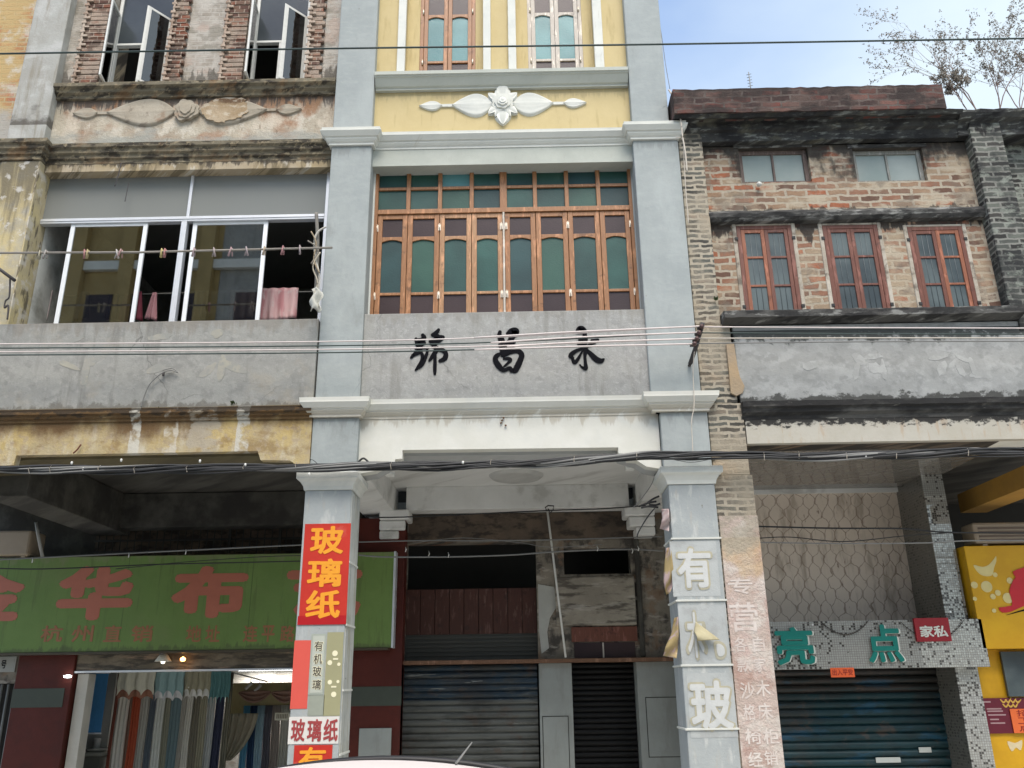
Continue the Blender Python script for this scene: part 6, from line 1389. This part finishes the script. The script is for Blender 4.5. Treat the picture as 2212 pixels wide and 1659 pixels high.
for i, (x, y, c) in enumerate(pegs):
    p = P(x, y, yl); a = random.uniform(-.5, .5)
    tag(MB().tube([p+Vector((0, -.016, .03)), p+Vector((a*.03, -.018, -.02)), p+Vector((a*.08, -.015, -.085))], [.008, .010, .014], 5).tube([p+Vector((0, .016, .03)), p+Vector((-a*.04, .01, -.075))], .008, 5).build('clothes_peg', flat('peg_%d' % i, tuple(x*.5+.1 for x in c), .6), None), ORD[i] + ' faded plastic clothes peg from the left on the laundry pole', 'clothes peg', 'clothes pegs on the laundry pole')
TB = thing('pole_holder', 'tangle of rope, rag and pipe tying the laundry pole to the blue grey pilaster', 'bracket', tuple(P(688, 600, -.3)))
MB().tube(smooth3(poly_at([(704, 490), (688, 500), (679, 520), (682, 560), (690, 600), (684, 650)], -.25)), .012, 7).build('bent_pipe', flat('pale_pipe', (.45, .43, .38), .5), TB)
MB().tube(smooth3(poly_at([(683, 460), (686, 520), (684, 600), (680, 665)], -.2)), .022, 7).build('upright_post', flat('grey_post', (.17, .16, .14), .7), TB)
for i, pts in enumerate(([(672, 500), (683, 525), (678, 560), (690, 590)], [(665, 520), (688, 540), (672, 570)], [(692, 545), (676, 575), (686, 610), (678, 640)])):
    MB().tube(smooth3(poly_at(pts, -.28)), .009, 6).build('rope', flat('old_rope_%d' % i, ((.3, .24, .16), (.2, .18, .15), (.42, .38, .3))[i], .9), TB)
pr = P(681, 645, -.28)
def rag(u, v): return (pr.x-.05+.12*u+.02*math.sin(9*v), pr.y+.03*math.sin(8*u+3*v), pr.z+.12-.28*v+.03*math.sin(5*u))
MB().grid(rag, 8, 8).build('rag', cloth('grey_rag', (.28, .28, .25)), TB, keep=True, solid=.006)
RD = thing('iron_rod', 'black iron rods at the far left edge beside the wide window', 'rod', tuple(P(10, 600, -.2)))
MB().tube(poly_at([(-40, 555), (0, 582), (32, 606)], -.2), .02, 7).build('rod', m_iron, RD); MB().tube(smooth3(poly_at([(22, 600), (20, 640), (12, 650), (10, 665), (18, 660), (16, 690)], -.15)), .010, 6).build('wire_loop', m_iron, RD)
# indoor line with clothes
yi = .75
li = tag(MB().tube([P(140, 640, yi), P(400, 633, yi), P(706, 630, yi)], .010, 7).build('clothes_rail', flat('rail_grey', (.2, .2, .18), .5), None), 'grey rail inside the wide left window carrying laundry', 'rail')
def garment(x0, x1, yt, yb, c, label, folds=3, taper=0., nm='garment', cat='clothing', k=0, pattern=None):
    a, b = P(x0, yt, yi), P(x1, yt, yi); zb = PZ((x0+x1)/2, yb, yi); xm = (a.x+b.x)/2
    mat = cloth(nm+'_cloth_%d' % k, c, k)
    if pattern:
        t = NT('striped_towel_%d' % k, .9, spec=.1); n = t.noise(9, 3, .5, 1, .15, off=k); t.col(layers(t, t.mix(t.sstep(n, .4, .6), c, pattern), [L((.6, .5, .48), 14, .6, .05, .7, 1, .5)])); mat = t.m
    def fn(u, v):
        w_ = 1 - taper*(1-v); x = xm + (a.x-xm)*w_*(1-2*u) if False else xm + (u-.5)*(b.x-a.x)*w_
        return (x, yi - .02 + .025*math.sin(2*math.pi*folds*u + k)*(.3+.7*v), a.z+.015 - (a.z+.015-zb)*v - .02*math.sin(3*u+k)*v)
    return tag(MB().grid(fn, 8*folds, 8).build(nm, mat, None, keep=True, solid=.005), label, cat, 'laundry behind the wide window')
garment(556, 645, 627, 692, (.50, .24, .25), 'large pink patterned towel hanging at the right of the wide window', 4, 0, 'towel', 'towel', 1, (.62, .42, .41))
garment(500, 552, 630, 690, (.46, .33, .28), 'pale peach towel behind the second sliding pane', 3, 0, 'towel', 'towel', 2, (.5, .40, .36))
garment(288, 318, 634, 696, (.36, .09, .12), 'maroon pink garment with pointed shoulders in the first window gap', 2, .7, k=3)
garment(322, 350, 636, 694, (.48, .26, .28), 'light pink garment beside the window mullion', 2, .7, k=4)
garment(265, 290, 640, 694, (.34, .15, .17), 'dull red garment behind the edge of the first sliding pane', 2, .5, k=5)
garment(235, 262, 640, 690, (.06, .07, .10), 'dark navy garment behind the first sliding pane', 2, .2, k=6)
garment(168, 200, 636, 690, (.22, .23, .23), 'grey garment behind the left of the first sliding pane', 2, .3, k=7)
garment(420, 450, 634, 690, (.10, .10, .09), 'dark green garment behind the second sliding pane', 2, .2, k=8)
garment(455, 492, 634, 690, (.20, .20, .17), 'olive garment beside the peach towel', 2, .2, k=9)
garment(96, 116, 632, 694, (.42, .34, .34), 'folded pinkish cloth near the left window frame', 1, .0, k=10)

# ================================================================== roof shrub and aerial
m_bark = flat('reddish_twig', (.20, .135, .115), .8); m_leaf = flat('small_leaf', (.19, .165, .13), .7, vary=.4, nscale=30)
def shrub(base, height, lean, seed, label, spread=1.):
    rnd = random.Random(seed); root = thing('roof_shrub', label, 'shrub', tuple(base), 'bare shrubs on the right roof'); tw_ = MB(); lf = MB()
    def leaf(p):
        s = rnd.uniform(.008, .017); a = rnd.uniform(0, 6.3); d = Vector((math.cos(a), rnd.uniform(-1, 1), math.sin(a))).normalized()*s; e = d.cross(Vector((rnd.uniform(-1, 1), 1, rnd.uniform(-1, 1)))).normalized()*s*.55
        lf.add([p, p+d+e, p+d*2, p+d-e], [(0, 1, 2, 3)])
    def grow(p, d, ln, r, lv):
        pts = [p]; rs = [r]; n = 4
        for i in range(n):
            d = (d + Vector((rnd.uniform(-.22, .22), rnd.uniform(-.2, .2), rnd.uniform(-.05, .18)))).normalized(); p = p + d*ln/n; pts.append(p); rs.append(r*(1-.45*(i+1)/n))
            if lv <= 2 and rnd.random() < .55: leaf(p + Vector((rnd.uniform(-.02, .02), 0, 0)))
            if lv > 0 and i > 0:
                for _ in range(1 if lv > 2 else rnd.choice((1, 1, 2))):
                    a = rnd.uniform(.25, .6)*rnd.choice((-1, 1)); dd = Vector((d.x*math.cos(a)-d.z*math.sin(a), d.y+rnd.uniform(-.6, .6), d.x*math.sin(a)+d.z*math.cos(a))).normalized()
                    grow(p, dd, ln*rnd.uniform(.45, .68), rs[-1]*.7, lv-1)
        tw_.tube(pts, rs, 4, cap=False)
        if lv <= 1:
            for _ in range(3): leaf(p)
    for i in range(3):
        grow(base, Vector((lean+rnd.uniform(-.22, .22)*spread, rnd.uniform(-.2, .2), 1)).normalized(), height*rnd.uniform(.42, .55), .0075, 4)
    tw_.build('branches', m_bark, root); lf.build('leaves', m_leaf, root)
shrub(P(2108, 236, .7), 2.35, -.10, 3, 'tallest bare shrub rooted on the right roof with scattered tiny leaves')
shrub(P(2160, 236, .7), 1.6, .02, 5, 'middle bushy bare shrub on the right roof')
shrub(P(2205, 240, .7), 1.3, .1, 8, 'short bare shrub at the right edge of the roof')
shrub(P(2088, 236, .7), .7, -.3, 12, 'low sprawling shrub leaning left over the fascia end', 1.3)
an = P(1622, 195, 3.0); AN = thing('aerial', 'tiny aerial standing on the flat roof against the sky', 'aerial', tuple(an))
MB().tube([an-Vector((0, 0, .3)), an+Vector((0, 0, .38))], .008, 5).build('mast', m_greyc, AN); mb = MB()
for k in range(5): mb.tube([an+Vector((-.04, 0, .08+.06*k)), an+Vector((.04, 0, .10+.06*k))], .006, 4)
mb.tube([an+Vector((0, 0, .0)), an+Vector((0, 0, .38))], .007, 4).build('aerial_rungs', m_greyc, AN)
# small plants and weeds
def weed(px_, py_, y, n, h, label, seed):
    rnd = random.Random(seed); b = P(px_, py_, y); mb = MB()
    for _ in range(n):
        d = Vector((rnd.uniform(-1, 1), rnd.uniform(-1, -.1), rnd.uniform(-.2, 1))).normalized()*h*rnd.uniform(.5, 1); e = Vector((-d.z, 0, d.x)).normalized()*h*.22
        mb.add([b, b+d*.5+e, b+d, b+d*.5-e], [(0, 1, 2, 3)])
    mb.lathe([(0, -.01), (.012, 0), (0, .012)], b, n=6)
    tag(mb.build('weed', flat('weed_green_%d' % seed, (.055, .08, .03), .8, vary=.3), None), label, 'weed')
weed(505, 874, .0, 22, .07, 'small green weed growing on the left cornice', 1)
weed(345, 886, .0, 14, .05, 'tiny dry weed on the left cornice below the concrete parapet', 2)
weed(1546, 648, .0, 12, .06, 'small dark weed in the grey brick pier beside the window ledge', 3)
weed(1545, 985, .0, 10, .05, 'tiny weed by the cables at the right pillar', 4)
pn = P(1640, 398, .08); tag(MB().lathe([(0, -.03), (.03, -.02), (.035, .01), (.015, .03), (0, .035)], pn, n=10).build('insulator', flat('white_porcelain', (.55, .55, .5), .3), None), 'small white insulator under the first high window of the right house', 'insulator')
bs = P(1087, 908, .08)
BT = thing('bolt_remnants', 'cluster of rusty bolt remnants in the middle of the white beam', 'bolts', tuple(bs))
for i in range(4):
    MB().lathe([(0, -.012), (.012, -.006), (.014, .004), (0, .012)], bs+Vector((random.uniform(-.03, .03), 0, .03-.03*i)), n=7).build('rust_bolt', flat('rust_brown', (.16, .09, .05), .8), BT)

# ================================================================== parked car
def car():
    cx, cy = -.60, -5.95; m_body = NT('pearl_white_paint', .5, 0, .3); m_body.col((.66, .60, .56)); m_body.b.inputs['Coat Weight'].default_value = .0
    m_gl = NT('car_glass', .05, 0, .6); m_gl.col((.015, .018, .02)); m_trim = flat('black_rubber', (.015, .015, .016), .5); m_tyre = flat('tyre', (.02, .02, .02), .8); m_rim = flat('alloy', (.5, .5, .52), .3, .8)
    t = thing('parked_car', 'white car parked before the left pillar, only the curved roof in view', 'car', (cx, cy, G+.005)); hw = .84; ztop = 1.402
    def rz(x): return ztop - .19*(x-.02)**2 - (max(0, abs(x-.1)-1.2)**2)*.25
    # roof shell, crowned across
    def roof(u, v):
        x = -1.15+2.3*u; q = 2*v-1; return (cx+x, cy+q*.60, rz(x) - .045*q*q - .05*abs(q)**8)
    MB().grid(roof, 40, 16).build('roof', m_body.m, t, keep=True, solid=.02)
    def rail(s): return [(cx-1.1+2.2*i/24, cy+s*.615, rz(-1.1+2.2*i/24)-.045+.012) for i in range(25)]
    for s in (-1, 1): MB().tube(rail(s), .016, 8).build('roof_trim', m_trim, t)
    def body(u, v):
        x = -2.25+4.5*u; a = 2*math.pi*v; top = .62-.10*max(0, abs(x)-1.2); k = (1-abs(x/2.27)**6)**.3 if abs(x) < 2.26 else .2
        y = math.cos(a); z = math.sin(a); y = math.copysign(abs(y)**.45, y); z = math.copysign(abs(z)**.5, z)
        return (cx+x, cy+y*hw*(.82+.18*k), .22 + z*(top-.22)*(.8+.2*k))
    b = MB().grid(body, 40, 32); b.build('body', m_body.m, t)
    def glass(u, v):
        a = math.pi*v; x = (-1.75+3.3*u); xt = max(-1.12, min(1.16, x)); top = rz(xt)-.05; k = min(1, (x+1.75)/.62, (1.55-x)/.42); k = max(0, k)**.7
        return (cx+x, cy+math.cos(a)*(.76-.14*math.sin(a)**.5*k), .58+(top-.60)*k*math.sin(a)**.35)
    MB().grid(glass, 36, 24).build('windows', m_gl.m, t)
    for s in (-1, 1):
        for x in (-.05, .95):
            MB().tube([(cx+x, cy+s*.77, .6), (cx+x-.06, cy+s*.68, 1.0), (cx+x-.1, cy+s*.62, rz(x)-.07)], .03, 6).build('door_pillar', m_trim, t)
        for x in (-.75, .35): box('door_handle', m_body.m, t, cx+x, cx+x+.16, cy+s*.855-.012, cy+s*.855+.012, .50, .53, .008)
        MB().lathe([(0, -.1), (.07, -.07), (.09, 0), (.06, .08), (0, .1)], (cx-1.05, cy+s*.93, .68), 'x', 14).build('wing_mirror', m_body.m, t)
        for x in (-1.4, 1.35):
            w_ = MB().lathe([(.20, -.11), (.31, -.11), (.335, -.07), (.335, .07), (.31, .11), (.20, .11)], (cx+x, cy+s*.76, G+.34), 'y', 32).build('tyre', m_tyre, t)
            r_ = MB().lathe([(0, -.08*s), (.05, -.09*s), (.19, -.06*s), (.205, -.1*s), (.205, .1*s)], (cx+x, cy+s*.76, G+.34), 'y', 20)
            for k in range(5):
                a = 2*math.pi*k/5; r_.box(cx+x-.012, cx+x+.012, cy+s*.76-.1, cy+s*.76+.1, G+.34, G+.35)
            r_.build('rim', m_rim, t)
        box('headlight', flat('lamp_lens', (.7, .72, .75), .1), t, cx-2.22, cx-2.0, cy+s*.6-.14, cy+s*.6+.14, .30, .44, .03); box('tail_light', flat('red_lens', (.4, .01, .01), .2), t, cx+2.05, cx+2.22, cy+s*.62-.12, cy+s*.62+.12, .34, .52, .03)
    # aerial: from the rear of the roof leaning back
    a = P(985, 1649, -5.75); b_ = P(1020, 1603, -5.70); zz = rz(a.x-cx)-.03
    MB().tube([(a.x, -5.75, zz), (a.x, -5.75, a.z), (b_.x, -5.7, b_.z)], [.008, .005, .0022], 6).build('aerial', m_greyc, t)
    MB().lathe([(0, .03), (.012, .02), (.02, 0)], (a.x, -5.75, zz), n=10).build('aerial_base', m_trim, t)
car()

# ================================================================== houses across the street (behind the camera; they show in the panes)
O1 = thing('opposite_house', 'tall yellow house across the street reflected in the wide left window', 'house', (-11, -13, G))
YO = -14.5
m_oy = plaster('opposite_yellow', (.36, .27, .12), (.31, .23, .1), fine=.08)
box('wall', m_oy, O1, -16, -9.4, YO-6, YO, G, 19.2, 0); box('wall', m_granite2, O1, -9.39, -3.0, YO-6, YO-.01, G, 17.5, 0)
for x in (-15.5, -13.9, -12.3, -11.1, -9.8):
    box('pilaster', m_oy, O1, x-.22, x+.22, YO, YO+.25, G, 19.6, .0); MB().prism([(x-.32, 19.6), (x+.32, 19.6), (x, 20.6)], YO-.1, YO+.3).build('gable_top', m_oy, O1)
for z in (3.6, 7.2, 10.8, 14.2, 17.2): box('band', m_white, O1, -16, -3.0, YO+.01, YO+.18, z, z+.3, 0)
for z in (4.6, 8.2, 11.8):
    for x in (-14.7, -13.1, -11.7, -10.4, -8.4, -6.6, -4.8):
        box('window', m_plum, O1, x-.42, x+.42, YO-.005, YO+.02, z, z+1.6, 0)
O2 = thing('opposite_house', 'lower grey house across the street behind the camera', 'house', (3, -13, G))
box('wall', m_granite2, O2, -2.99, 12, YO-6, YO, G, 7.5, 0); box('cornice', m_white, O2, -2.99, 12.1, YO+.001, YO+.3, 7.2, 7.6, 0)
for x in (-1.5, .6, 2.7, 4.8, 6.9, 9.):
    box('window', m_teal, O2, x-.5, x+.5, YO+.001, YO+.02, 4.4, 6.2, 0)
